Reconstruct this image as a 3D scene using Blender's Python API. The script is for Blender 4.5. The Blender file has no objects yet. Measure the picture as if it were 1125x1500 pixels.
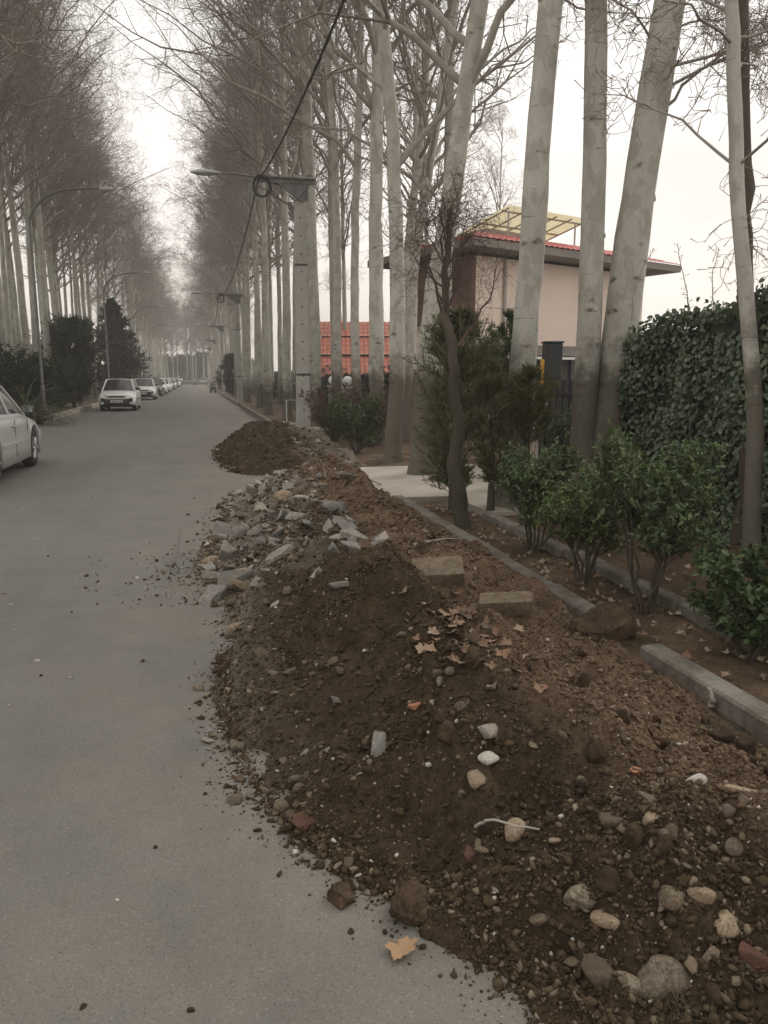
import bpy, bmesh, math, random
import numpy as np
from mathutils import Matrix, Vector

rng = np.random.default_rng(11)
random.seed(11)
SC = bpy.context.scene
COL = SC.collection
R = math.radians

# ------------------------------------------------------------------ camera
EYE = 1.5
PITCH, YAW = R(10.15), R(13.95)
FPX = 1100.0                       # focal length in photograph pixels (1125 x 1500)
cam = bpy.data.cameras.new('camera')
cam.sensor_fit = 'VERTICAL'
cam.sensor_height = 36.0
cam.lens = 36.0 * FPX / 1500.0
cam.clip_start = 0.05
cam.clip_end = 3000
co = bpy.data.objects.new('camera', cam)
COL.objects.link(co)
co.location = (0, 0, EYE)
co.rotation_euler = (R(90) - PITCH, 0, -YAW)
SC.camera = co

# ------------------------------------------------------------------ world and sun
SUN_AZ, SUN_EL = R(62), R(42)      # azimuth from +Y (along the road) towards +X
w = bpy.data.worlds.new('World')
SC.world = w
w.use_nodes = True
nt = w.node_tree
nt.nodes.clear()
wo = nt.nodes.new('ShaderNodeOutputWorld')
bg = nt.nodes.new('ShaderNodeBackground')
bg.inputs[1].default_value = 0.1
sky = nt.nodes.new('ShaderNodeTexSky')
sky.sky_type = 'NISHITA'
sky.sun_disc = False
sky.sun_elevation = SUN_EL
sky.sun_rotation = SUN_AZ
sky.dust_density = 5.0
sky.air_density = 1.0
hs = nt.nodes.new('ShaderNodeHueSaturation')
hs.inputs['Saturation'].default_value = 0.2
nt.links.new(sky.outputs[0], hs.inputs['Color'])
tc = nt.nodes.new('ShaderNodeTexCoord')
cn = nt.nodes.new('ShaderNodeTexNoise')
cn.inputs['Scale'].default_value = 2.2
cn.inputs['Detail'].default_value = 5
mp = nt.nodes.new('ShaderNodeMapping')
mp.inputs['Scale'].default_value = (1, 1, 3)
nt.links.new(tc.outputs['Generated'], mp.inputs[0])
nt.links.new(mp.outputs[0], cn.inputs['Vector'])
cr = nt.nodes.new('ShaderNodeValToRGB')
cr.color_ramp.elements[0].position = 0.3
cr.color_ramp.elements[0].color = (6.6, 6.45, 6.25, 1)
cr.color_ramp.elements[1].position = 0.7
cr.color_ramp.elements[1].color = (10.2, 10.0, 9.7, 1)
nt.links.new(cn.outputs['Fac'], cr.inputs[0])
mxw = nt.nodes.new('ShaderNodeMix')
mxw.data_type = 'RGBA'
mxw.inputs[0].default_value = 0.86     # an overcast layer over the clear sky
nt.links.new(hs.outputs[0], mxw.inputs[6])
sz = nt.nodes.new('ShaderNodeSeparateXYZ')
nt.links.new(tc.outputs['Generated'], sz.inputs[0])
el = nt.nodes.new('ShaderNodeValToRGB')
el.color_ramp.elements[0].position = 0.02
el.color_ramp.elements[0].color = (0.93, 0.865, 0.805, 1)
el.color_ramp.elements[1].position = 0.5
el.color_ramp.elements[1].color = (0.98, 0.975, 0.97, 1)
nt.links.new(sz.outputs['Z'], el.inputs[0])
mu = nt.nodes.new('ShaderNodeMix')
mu.data_type = 'RGBA'
mu.blend_type = 'MULTIPLY'
mu.inputs[0].default_value = 1.0
nt.links.new(cr.outputs[0], mu.inputs[6])
nt.links.new(el.outputs[0], mu.inputs[7])
nt.links.new(mu.outputs[2], mxw.inputs[7])
nt.links.new(mxw.outputs[2], bg.inputs[0])
nt.links.new(bg.outputs[0], wo.inputs[0])

sl = bpy.data.lights.new('sun', 'SUN')
sl.energy = 0.8
sl.angle = R(25)
sl.color = (1.0, 0.94, 0.86)
so = bpy.data.objects.new('sun', sl)
COL.objects.link(so)
_d = Vector((math.sin(SUN_AZ) * math.cos(SUN_EL), math.cos(SUN_AZ) * math.cos(SUN_EL), math.sin(SUN_EL)))
so.rotation_euler = _d.to_track_quat('Z', 'Y').to_euler()

SC.view_settings.view_transform = 'Standard'
SC.view_settings.look = 'None'
SC.view_settings.gamma = 1
SC.view_settings.exposure = 0.72
SC.render.engine = 'CYCLES'
SC.cycles.max_bounces = 5
SC.cycles.diffuse_bounces = 3
SC.cycles.glossy_bounces = 2
SC.cycles.transmission_bounces = 3
SC.cycles.volume_bounces = 0
SC.cycles.use_denoising = True
SC.cycles.denoising_prefilter = 'ACCURATE'
SC.cycles.use_adaptive_sampling = False
SC.cycles.adaptive_threshold = 0.02


# ------------------------------------------------------------------ picture to place
def ray(px, py):
    x = (px - 562.5) / FPX
    y = -(py - 750.0) / FPX
    cp, sp, c, s = math.cos(PITCH), math.sin(PITCH), math.cos(YAW), math.sin(YAW)
    d = (x, y * sp + cp, y * cp - sp)
    return np.array([d[0] * c + d[1] * s, -d[0] * s + d[1] * c, d[2]])


def atY(px, py, Y):
    d = ray(px, py)
    return np.array([0, 0, EYE]) + d * (Y / d[1])


def ground(px, py, z=0.0):
    d = ray(px, py)
    return np.array([0, 0, EYE]) + d * ((z - EYE) / d[2])


# ------------------------------------------------------------------ noise
def _hash(xi, yi, seed):
    h = (xi.astype(np.int64) * 374761393 + yi.astype(np.int64) * 668265263 + seed * 974634541) & 0xffffffff
    h = ((h ^ (h >> 13)) * 1274126177) & 0xffffffff
    return ((h ^ (h >> 16)) & 0xffff) / 65535.0


def vnoise(x, y, seed=0):
    xi, yi = np.floor(x), np.floor(y)
    fx, fy = x - xi, y - yi
    fx, fy = fx * fx * (3 - 2 * fx), fy * fy * (3 - 2 * fy)
    a, b = _hash(xi, yi, seed), _hash(xi + 1, yi, seed)
    c, d = _hash(xi, yi + 1, seed), _hash(xi + 1, yi + 1, seed)
    return (a * (1 - fx) + b * fx) * (1 - fy) + (c * (1 - fx) + d * fx) * fy


def fbm(x, y, seed=0, oct=4):
    s, a, t = 0, 0.5, 0
    for o in range(oct):
        s = s + a * vnoise(x * 2 ** o + 17.3 * o, y * 2 ** o - 9.1 * o, seed + o)
        t += a
        a *= 0.5
    return s / t * 2 - 1


# ------------------------------------------------------------------ mesh building
class MB:
    def __init__(self):
        self.v, self.q, self.t, self.mq, self.mt, self.c, self.n = [], [], [], [], [], [], 0

    def add(self, V, Q=None, T=None, mi=0, col=None):
        V = np.asarray(V, np.float32).reshape(-1, 3)
        if Q is not None and len(Q):
            Q = np.asarray(Q, np.int32) + self.n
            self.q.append(Q)
            self.mq.append(np.full(len(Q), mi, np.int32))
        if T is not None and len(T):
            T = np.asarray(T, np.int32) + self.n
            self.t.append(T)
            self.mt.append(np.full(len(T), mi, np.int32))
        c = np.ones((len(V), 4), np.float32)
        if col is not None:
            c[:, :3] = col
        self.c.append(c)
        self.v.append(V)
        self.n += len(V)
        return self

    def mesh(self, name, mats, smooth=True):
        V = np.concatenate(self.v)
        Q = np.concatenate(self.q) if self.q else np.zeros((0, 4), np.int32)
        T = np.concatenate(self.t) if self.t else np.zeros((0, 3), np.int32)
        me = bpy.data.meshes.new(name)
        me.vertices.add(len(V))
        me.vertices.foreach_set('co', V.ravel())
        nl = len(Q) * 4 + len(T) * 3
        me.loops.add(nl)
        me.loops.foreach_set('vertex_index', np.concatenate([Q.ravel(), T.ravel()]).astype(np.int32))
        me.polygons.add(len(Q) + len(T))
        st = np.concatenate([np.arange(len(Q)) * 4, len(Q) * 4 + np.arange(len(T)) * 3]).astype(np.int32)
        me.polygons.foreach_set('loop_start', st)
        mi = np.concatenate(self.mq + self.mt) if (self.mq or self.mt) else np.zeros(0, np.int32)
        me.polygons.foreach_set('material_index', mi)
        me.polygons.foreach_set('use_smooth', np.full(len(Q) + len(T), smooth, bool))
        at = me.color_attributes.new('col', 'FLOAT_COLOR', 'POINT')
        at.data.foreach_set('color', np.concatenate(self.c).ravel())
        for m in (mats if isinstance(mats, (list, tuple)) else [mats]):
            me.materials.append(m)
        me.update(calc_edges=True)
        return me

    def build(self, name, mats, parent=None, smooth=True):
        o = bpy.data.objects.new(name, self.mesh(name, mats, smooth))
        COL.objects.link(o)
        if parent is not None:
            o.parent = parent
        return o


def tag(o, label=None, cat=None, group=None, kind=None):
    if label:
        o['label'] = label
    if cat:
        o['category'] = cat
    if group:
        o['group'] = group
    if kind:
        o['kind'] = kind
    return o


def thing(name, label, cat, loc=(0, 0, 0), rz=0.0, group=None):
    o = bpy.data.objects.new(name, None)
    o.empty_display_size = 0.2
    COL.objects.link(o)
    o.location = [float(a) for a in loc]
    o.rotation_euler = (0, 0, rz)
    return tag(o, label, cat, group)


def copy_tree(o, parent=None):
    c = o.copy()
    COL.objects.link(c)
    if parent is not None:
        c.parent = parent
    for ch in list(o.children):
        copy_tree(ch, c)
    return c


def tubes(mb, P, Rr, sides=5, mi=0, col=None, cap=False):
    P = np.asarray(P, float)
    if P.ndim == 2:
        P = P[None]
    n, k, _ = P.shape
    Rr = np.broadcast_to(np.asarray(Rr, float), (n, k))
    T = np.gradient(P, axis=1)
    T /= np.linalg.norm(T, axis=2, keepdims=True) + 1e-9
    m = T.mean(axis=1)
    ref = np.zeros((n, 3))
    ref[np.arange(n), np.argmin(np.abs(m), axis=1)] = 1
    N = np.cross(T, ref[:, None, :])
    N /= np.linalg.norm(N, axis=2, keepdims=True) + 1e-9
    B = np.cross(T, N)
    a = np.linspace(0, 2 * np.pi, sides, endpoint=False)
    V = P[:, :, None, :] + Rr[:, :, None, None] * (np.cos(a)[None, None, :, None] * N[:, :, None, :] + np.sin(a)[None, None, :, None] * B[:, :, None, :])
    i = np.arange(n)[:, None, None] * (k * sides) + np.arange(k - 1)[None, :, None] * sides
    j = np.arange(sides)[None, None, :]
    j2 = (j + 1) % sides
    Q = np.stack([i + j, i + j2, i + j2 + sides, i + j + sides], -1).reshape(-1, 4)
    c = None
    if col is not None:
        c = np.repeat(np.asarray(col).reshape(-1, 3), k * sides, axis=0) if np.ndim(col) > 1 else col
    mb.add(V, Q, mi=mi, col=c)
    if cap:
        for e, s in ((0, 1), (k - 1, -1)):
            for q in range(n):
                ring = V[q, e]
                ctr = ring.mean(0)
                tr = [(x, (x + 1) % sides, sides) if s < 0 else ((x + 1) % sides, x, sides) for x in range(sides)]
                mb.add(np.vstack([ring, ctr]), T=tr, mi=mi, col=None if c is None or np.ndim(c) > 1 else c)
    return mb


BOXQ = [(0, 3, 2, 1), (4, 5, 6, 7), (0, 1, 5, 4), (1, 2, 6, 5), (2, 3, 7, 6), (3, 0, 4, 7)]


def box(mb, x0, x1, y0, y1, z0, z1, mi=0, M=None, col=None):
    V = np.array([(x0, y0, z0), (x1, y0, z0), (x1, y1, z0), (x0, y1, z0), (x0, y0, z1), (x1, y0, z1), (x1, y1, z1), (x0, y1, z1)], float)
    if M is not None:
        V = V @ np.array(M.to_3x3()).T + np.array(M.translation)
    mb.add(V, BOXQ, mi=mi, col=col)
    return mb


def prism(mb, c8, mi=0):
    mb.add(np.array(c8, float), BOXQ, mi=mi)
    return mb


def rbox(mb, x0, x1, y0, y1, z0, z1, b=0.01, mi=0, M=None):
    V = []
    for x, sx in ((x0, 1), (x1, -1)):
        for y, sy in ((y0, 1), (y1, -1)):
            for z, sz in ((z0, 1), (z1, -1)):
                V += [(x + sx * b, y + sy * b, z), (x + sx * b, y, z + sz * b), (x, y + sy * b, z + sz * b)]
    hv, hf = hull(V)
    if M is not None:
        hv = hv @ np.array(M.to_3x3()).T + np.array(M.translation)
    mb.add(hv, T=hf, mi=mi)
    return mb


def hull(pts):
    bm = bmesh.new()
    for p in pts:
        bm.verts.new([float(a) for a in p])
    r = bmesh.ops.convex_hull(bm, input=bm.verts)
    loose = [v for v in bm.verts if not v.link_faces]
    for v in loose:
        bm.verts.remove(v)
    bmesh.ops.triangulate(bm, faces=bm.faces[:])
    bmesh.ops.recalc_face_normals(bm, faces=bm.faces[:])
    bm.verts.index_update()
    V = np.array([v.co[:] for v in bm.verts])
    F = np.array([[v.index for v in f.verts] for f in bm.faces])
    bm.free()
    return V, F


def ico(sub):
    bm = bmesh.new()
    bmesh.ops.create_icosphere(bm, subdivisions=sub, radius=1.0)
    bm.verts.index_update()
    V = np.array([v.co[:] for v in bm.verts])
    F = np.array([[v.index for v in f.verts] for f in bm.faces])
    bm.free()
    return V, F


ICO1, ICO2, ICO3, ICO5 = ico(1), ico(2), ico(3), ico(5)


def lathe(mb, prof, sides=24, axis='z', mi=0, loc=(0, 0, 0)):
    prof = np.array(prof, float)
    a = np.linspace(0, 2 * np.pi, sides, endpoint=False)
    k = len(prof)
    r, z = prof[:, 0], prof[:, 1]
    V = np.stack([r[:, None] * np.cos(a), r[:, None] * np.sin(a), np.repeat(z[:, None], sides, 1)], -1)
    if axis == 'x':
        V = V[..., [2, 0, 1]]
    V = V + np.array(loc)
    i = np.arange(k - 1)[:, None] * sides
    j = np.arange(sides)[None]
    j2 = (j + 1) % sides
    Q = np.stack([i + j, i + j2, i + j2 + sides, i + j + sides], -1).reshape(-1, 4)
    mb.add(V.reshape(-1, 3), Q, mi=mi)
    return mb


def unit(v):
    return v / (np.linalg.norm(v, axis=-1, keepdims=True) + 1e-9)


def rand_unit(n):
    return unit(rng.normal(size=(n, 3)))


def leaves(mb, C, D, N, L, W, fold=0.25, col=None, mi=0, simple=False):
    """oval leaves folded along the midrib; C base points, D direction, N face normal"""
    n = len(C)
    D = unit(D)
    S = unit(np.cross(D, N))
    U = np.cross(S, D)
    L = np.broadcast_to(np.asarray(L, float), (n,))[:, None]
    W = np.broadcast_to(np.asarray(W, float), (n,))[:, None]
    f = fold * W
    if simple:
        V = np.stack([C, C + D * L * .5 + S * W * .5 + U * f, C + D * L, C + D * L * .5 - S * W * .5 + U * f], 1)
        b = np.arange(n)[:, None] * 4
        T = np.concatenate([b + np.array([[0, 1, 2]]), b + np.array([[0, 2, 3]])])
        k = 4
    else:
        V = np.stack([C, C + D * L * .5, C + D * L - U * f * .8,
                      C + D * L * .28 + S * W * .42 + U * f, C + D * L * .68 + S * W * .42 + U * f * .7,
                      C + D * L * .28 - S * W * .42 + U * f, C + D * L * .68 - S * W * .42 + U * f * .7], 1)
        b = np.arange(n)[:, None] * 7
        T = np.concatenate([b + np.array([x]) for x in ([0, 3, 1], [3, 4, 1], [4, 2, 1], [0, 1, 5], [5, 1, 6], [6, 1, 2])])
        k = 7
    c = None
    if col is not None:
        c = np.repeat(np.asarray(col).reshape(-1, 3), k, axis=0) if np.ndim(col) > 1 else col
    mb.add(V.reshape(-1, 3), T=T, mi=mi, col=c)
    return mb


# ------------------------------------------------------------------ materials
def new_mat(name):
    m = bpy.data.materials.new(name)
    m.use_nodes = True
    n = m.node_tree
    return m, n, n.nodes['Principled BSDF']


def nd(n, t, **kw):
    x = n.nodes.new(t)
    for k, v in kw.items():
        setattr(x, k, v)
    return x


def noise(n, scale, detail=4, rough=0.6, co='Object', stretch=None, rnd=False):
    t = nd(n, 'ShaderNodeTexCoord')
    x = nd(n, 'ShaderNodeTexNoise')
    x.inputs['Scale'].default_value = scale
    x.inputs['Detail'].default_value = detail
    x.inputs['Roughness'].default_value = rough
    src = t.outputs[co]
    if stretch:
        m = nd(n, 'ShaderNodeMapping')
        m.inputs['Scale'].default_value = stretch
        n.links.new(src, m.inputs[0])
        src = m.outputs[0]
    if rnd:
        oi = nd(n, 'ShaderNodeObjectInfo')
        ml = nd(n, 'ShaderNodeMath', operation='MULTIPLY')
        ml.inputs[1].default_value = 57.0
        n.links.new(oi.outputs['Random'], ml.inputs[0])
        ad = nd(n, 'ShaderNodeVectorMath', operation='ADD')
        n.links.new(src, ad.inputs[0])
        n.links.new(ml.outputs[0], ad.inputs[1])
        src = ad.outputs[0]
    n.links.new(src, x.inputs['Vector'])
    return x.outputs['Fac']


def ramp(n, src, stops):
    r = nd(n, 'ShaderNodeValToRGB')
    e = r.color_ramp.elements
    while len(e) < len(stops):
        e.new(0.5)
    for i, (p, c) in enumerate(stops):
        e[i].position = p
        e[i].color = (*c, 1) if len(c) == 3 else c
    n.links.new(src, r.inputs[0])
    return r.outputs[0]


def mix(n, fac, a, b, mode='MIX'):
    m = nd(n, 'ShaderNodeMix', data_type='RGBA', blend_type=mode)
    for s, v in ((0, fac), (6, a), (7, b)):
        if hasattr(v, 'links'):
            n.links.new(v, m.inputs[s])
        elif s == 0:
            m.inputs[0].default_value = v
        else:
            m.inputs[s].default_value = (*v, 1)
    return m.outputs[2]


def bump(n, bsdf, h, strength=0.3, dist=0.02):
    b = nd(n, 'ShaderNodeBump')
    b.inputs['Strength'].default_value = strength
    b.inputs['Distance'].default_value = dist
    n.links.new(h, b.inputs['Height'])
    n.links.new(b.outputs[0], bsdf.inputs['Normal'])


def simple(name, col, rough=0.6, metal=0.0, var=0.25, scale=6, b=0.0, coat=0.0, rnd=False):
    m, n, p = new_mat(name)
    f = noise(n, scale, 4, rnd=rnd)
    lo = tuple(c * (1 - var) for c in col)
    hi = tuple(min(1, c * (1 + var)) for c in col)
    n.links.new(ramp(n, f, [(0.3, lo), (0.7, hi)]), p.inputs['Base Color'])
    p.inputs['Roughness'].default_value = rough
    p.inputs['Metallic'].default_value = metal
    p.inputs['Coat Weight'].default_value = coat
    if b:
        bump(n, p, noise(n, scale * 4, 5), b, 0.01)
    return m


def attr_mat(name, rough=0.8, var=0.25, scale=8.0, b=0.0, bs=60, trans=0.0):
    """colour from the mesh's own per-piece colour attribute, broken up by noise"""
    m, n, p = new_mat(name)
    a = nd(n, 'ShaderNodeAttribute', attribute_name='col')
    f = noise(n, scale, 4)
    g = ramp(n, f, [(0.3, (1 - var,) * 3), (0.7, (1 + var,) * 3)])
    n.links.new(mix(n, 1.0, a.outputs['Color'], g, 'MULTIPLY'), p.inputs['Base Color'])
    p.inputs['Roughness'].default_value = rough
    if b:
        bump(n, p, noise(n, bs, 4), b, 0.01)
    if trans:
        p.inputs['Subsurface Weight'].default_value = 0
        t = nd(n, 'ShaderNodeBsdfTranslucent')
        n.links.new(mix(n, 1.0, a.outputs['Color'], (1.2, 1.3, .6), 'MULTIPLY'), t.inputs[0])
        ms = nd(n, 'ShaderNodeMixShader')
        ms.inputs[0].default_value = trans
        n.links.new(p.outputs[0], ms.inputs[1])
        n.links.new(t.outputs[0], ms.inputs[2])
        n.links.new(ms.outputs[0], n.nodes['Material Output'].inputs[0])
    return m


def mat_asphalt():
    m, n, p = new_mat('asphalt')
    big = noise(n, 0.35, 5, 0.6)
    mid = noise(n, 3.0, 6, 0.65)
    fine = noise(n, 130, 3, 0.7)
    vfine = noise(n, 420, 2, 0.7)
    streak = noise(n, 1.0, 4, 0.6, stretch=(2.2, 0.12, 1))
    c = ramp(n, big, [(0.3, (0.112, 0.108, 0.097)), (0.7, (0.150, 0.144, 0.130))])
    c = mix(n, 0.5, c, ramp(n, streak, [(0.3, (0.099, 0.096, 0.089)), (0.7, (0.163, 0.156, 0.140))]))
    c = mix(n, 0.35, c, ramp(n, mid, [(0.35, (0.099, 0.095, 0.084)), (0.7, (0.163, 0.155, 0.137))]))
    # brown dust tracked off the soil heaps along the right side of the road
    g = nd(n, 'ShaderNodeNewGeometry')
    sx = nd(n, 'ShaderNodeSeparateXYZ')
    n.links.new(g.outputs['Position'], sx.inputs[0])
    mr = nd(n, 'ShaderNodeMapRange')
    mr.inputs['From Min'].default_value = -1.6
    mr.inputs['From Max'].default_value = 0.9
    n.links.new(sx.outputs['X'], mr.inputs['Value'])
    dm = nd(n, 'ShaderNodeMath', operation='MULTIPLY')
    n.links.new(mr.outputs[0], dm.inputs[0])
    n.links.new(ramp(n, noise(n, 1.4, 6, 0.7), [(0.35, (0.1,) * 3), (0.65, (0.85,) * 3)]), dm.inputs[1])
    c = mix(n, dm.outputs[0], c, (0.190, 0.165, 0.132))
    st_ = ramp(n, noise(n, 0.9, 7, 0.75), [(0.52, (0,) * 3), (0.68, (0.35,) * 3)])
    c = mix(n, st_, c, (0.092, 0.086, 0.076))
    sp_ = ramp(n, noise(n, 5.5, 3, 0.5), [(0.70, (0,) * 3), (0.76, (0.5,) * 3)])
    c = mix(n, sp_, c, (0.235, 0.215, 0.18))
    c = mix(n, 1.0, c, ramp(n, fine, [(0.25, (0.58,) * 3), (0.42, (0.98,) * 3), (0.62, (1.0,) * 3), (0.80, (1.5,) * 3)]), 'MULTIPLY')
    c = mix(n, 1.0, c, ramp(n, vfine, [(0.3, (0.75,) * 3), (0.7, (1.22,) * 3)]), 'MULTIPLY')
    va = nd(n, 'ShaderNodeTexVoronoi')
    va.inputs['Scale'].default_value = 210
    ta = nd(n, 'ShaderNodeTexCoord')
    n.links.new(ta.outputs['Object'], va.inputs['Vector'])
    sa = nd(n, 'ShaderNodeSeparateColor')
    n.links.new(va.outputs['Color'], sa.inputs[0])
    c = mix(n, 1.0, c, ramp(n, sa.outputs[0], [(0.0, (0.66,) * 3), (0.05, (0.85,) * 3), (0.12, (0.98,) * 3), (0.90, (1.02,) * 3), (0.95, (1.14,) * 3), (1.0, (1.4,) * 3)]), 'MULTIPLY')
    # thin sealed cracks
    vo = nd(n, 'ShaderNodeTexVoronoi', feature='DISTANCE_TO_EDGE')
    t = nd(n, 'ShaderNodeTexCoord')
    wp = nd(n, 'ShaderNodeVectorMath', operation='ADD')
    nz = nd(n, 'ShaderNodeTexNoise')
    nz.inputs['Scale'].default_value = 1.5
    nz.inputs['Detail'].default_value = 6
    n.links.new(t.outputs['Object'], wp.inputs[0])
    n.links.new(nz.outputs['Color'], wp.inputs[1])
    n.links.new(wp.outputs[0], vo.inputs['Vector'])
    vo.inputs['Scale'].default_value = 0.33
    ck = ramp(n, vo.outputs['Distance'], [(0.0, (0.62,) * 3), (0.004, (1,) * 3)])
    msk = ramp(n, noise(n, 0.25, 2), [(0.5, (0,) * 3), (0.6, (1,) * 3)])
    c = mix(n, msk, c, mix(n, 1.0, c, ck, 'MULTIPLY'))
    n.links.new(c, p.inputs['Base Color'])
    p.inputs['Roughness'].default_value = 0.85
    p.inputs['Specular IOR Level'].default_value = 0.3
    bump(n, p, mix(n, 0.4, fine, mid), 0.22, 0.008)
    return m


def mat_soil(name, attr=True, k=1.0):
    m, n, p = new_mat(name)
    f1 = noise(n, 9, 6, 0.7)
    f2 = noise(n, 60, 5, 0.7)
    f3 = noise(n, 260, 3, 0.7)
    dark = ramp(n, f1, [(0.3, (0.029 * k, 0.0202 * k, 0.0118 * k)), (0.7, (0.074 * k, 0.052 * k, 0.0315 * k))])
    red = ramp(n, f1, [(0.3, (0.096 * k, 0.063 * k, 0.040 * k)), (0.7, (0.178 * k, 0.120 * k, 0.078 * k))])
    gry = ramp(n, f1, [(0.3, (0.13, 0.112, 0.09)), (0.7, (0.25, 0.22, 0.18))])
    if attr:
        a = nd(n, 'ShaderNodeAttribute', attribute_name='col')
        s = nd(n, 'ShaderNodeSeparateColor')
        n.links.new(a.outputs['Color'], s.inputs[0])
        c = mix(n, s.outputs[0], dark, red)
        c = mix(n, s.outputs[1], c, gry)
    else:
        c = mix(n, ramp(n, noise(n, 1.5, 4), [(0.4, (0.1,) * 3), (0.65, (0.8,) * 3)]), dark, red)
    c = mix(n, 1.0, c, ramp(n, f2, [(0.3, (0.6,) * 3), (0.7, (1.4,) * 3)]), 'MULTIPLY')
    c = mix(n, 1.0, c, ramp(n, f3, [(0.3, (0.65,) * 3), (0.55, (1.0,) * 3), (0.75, (1.7,) * 3)]), 'MULTIPLY')
    n.links.new(c, p.inputs['Base Color'])
    p.inputs['Roughness'].default_value = 0.95
    p.inputs['Specular IOR Level'].default_value = 0.15
    bump(n, p, mix(n, 0.5, f2, f3), 0.9, 0.012)
    return m


def mat_stone(name, stops, scale=6, rough=0.75, b=0.25, dirt=0.55):
    m, n, p = new_mat(name)
    oi = nd(n, 'ShaderNodeObjectInfo')
    c = ramp(n, oi.outputs['Random'], stops)
    f = noise(n, scale, 6, 0.65, rnd=True)
    c = mix(n, 1.0, c, ramp(n, f, [(0.3, (0.6,) * 3), (0.7, (1.3,) * 3)]), 'MULTIPLY')
    d = ramp(n, noise(n, scale * 0.45, 6, 0.75, rnd=True), [(0.40, (0,) * 3), (0.62, (dirt,) * 3)])
    c = mix(n, d, c, (0.062, 0.043, 0.027))
    n.links.new(c, p.inputs['Base Color'])
    p.inputs['Roughness'].default_value = rough
    p.inputs['Specular IOR Level'].default_value = 0.2
    bump(n, p, noise(n, scale * 6, 5), b, 0.01)
    return m


def mat_concrete(name, col, stain=0.5, scale=3.0):
    m, n, p = new_mat(name)
    f = noise(n, scale, 6, 0.65)
    c = ramp(n, f, [(0.3, tuple(x * 0.75 for x in col)), (0.7, tuple(x * 1.18 for x in col))])
    d = ramp(n, noise(n, scale * 0.6, 7, 0.75), [(0.5, (0,) * 3), (0.7, (stain,) * 3)])
    c = mix(n, d, c, tuple(x * y for x, y in zip(col, (0.42, 0.37, 0.31))))
    c = mix(n, 1.0, c, ramp(n, noise(n, 150, 3), [(0.3, (0.8,) * 3), (0.7, (1.15,) * 3)]), 'MULTIPLY')
    n.links.new(c, p.inputs['Base Color'])
    p.inputs['Roughness'].default_value = 0.9
    bump(n, p, noise(n, 45, 5), 0.35, 0.01)
    return m


def mat_kerb():
    m, n, p = new_mat('kerb_concrete')
    c = ramp(n, noise(n, 2.5, 6, 0.65), [(0.3, (0.135, 0.122, 0.10)), (0.7, (0.215, 0.197, 0.165))])
    d = ramp(n, noise(n, 3.2, 8, 0.78), [(0.44, (0,) * 3), (0.60, (0.85,) * 3)])
    c = mix(n, d, c, (0.085, 0.064, 0.044))
    s_ = ramp(n, noise(n, 9, 5, 0.7, stretch=(1, 1, 0.25)), [(0.5, (0,) * 3), (0.66, (0.5,) * 3)])
    c = mix(n, s_, c, (0.07, 0.06, 0.048))
    c = mix(n, 1.0, c, ramp(n, noise(n, 150, 3), [(0.3, (0.75,) * 3), (0.7, (1.2,) * 3)]), 'MULTIPLY')
    n.links.new(c, p.inputs['Base Color'])
    p.inputs['Roughness'].default_value = 0.92
    bump(n, p, noise(n, 30, 6, 0.7), 0.6, 0.02)
    return m


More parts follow.
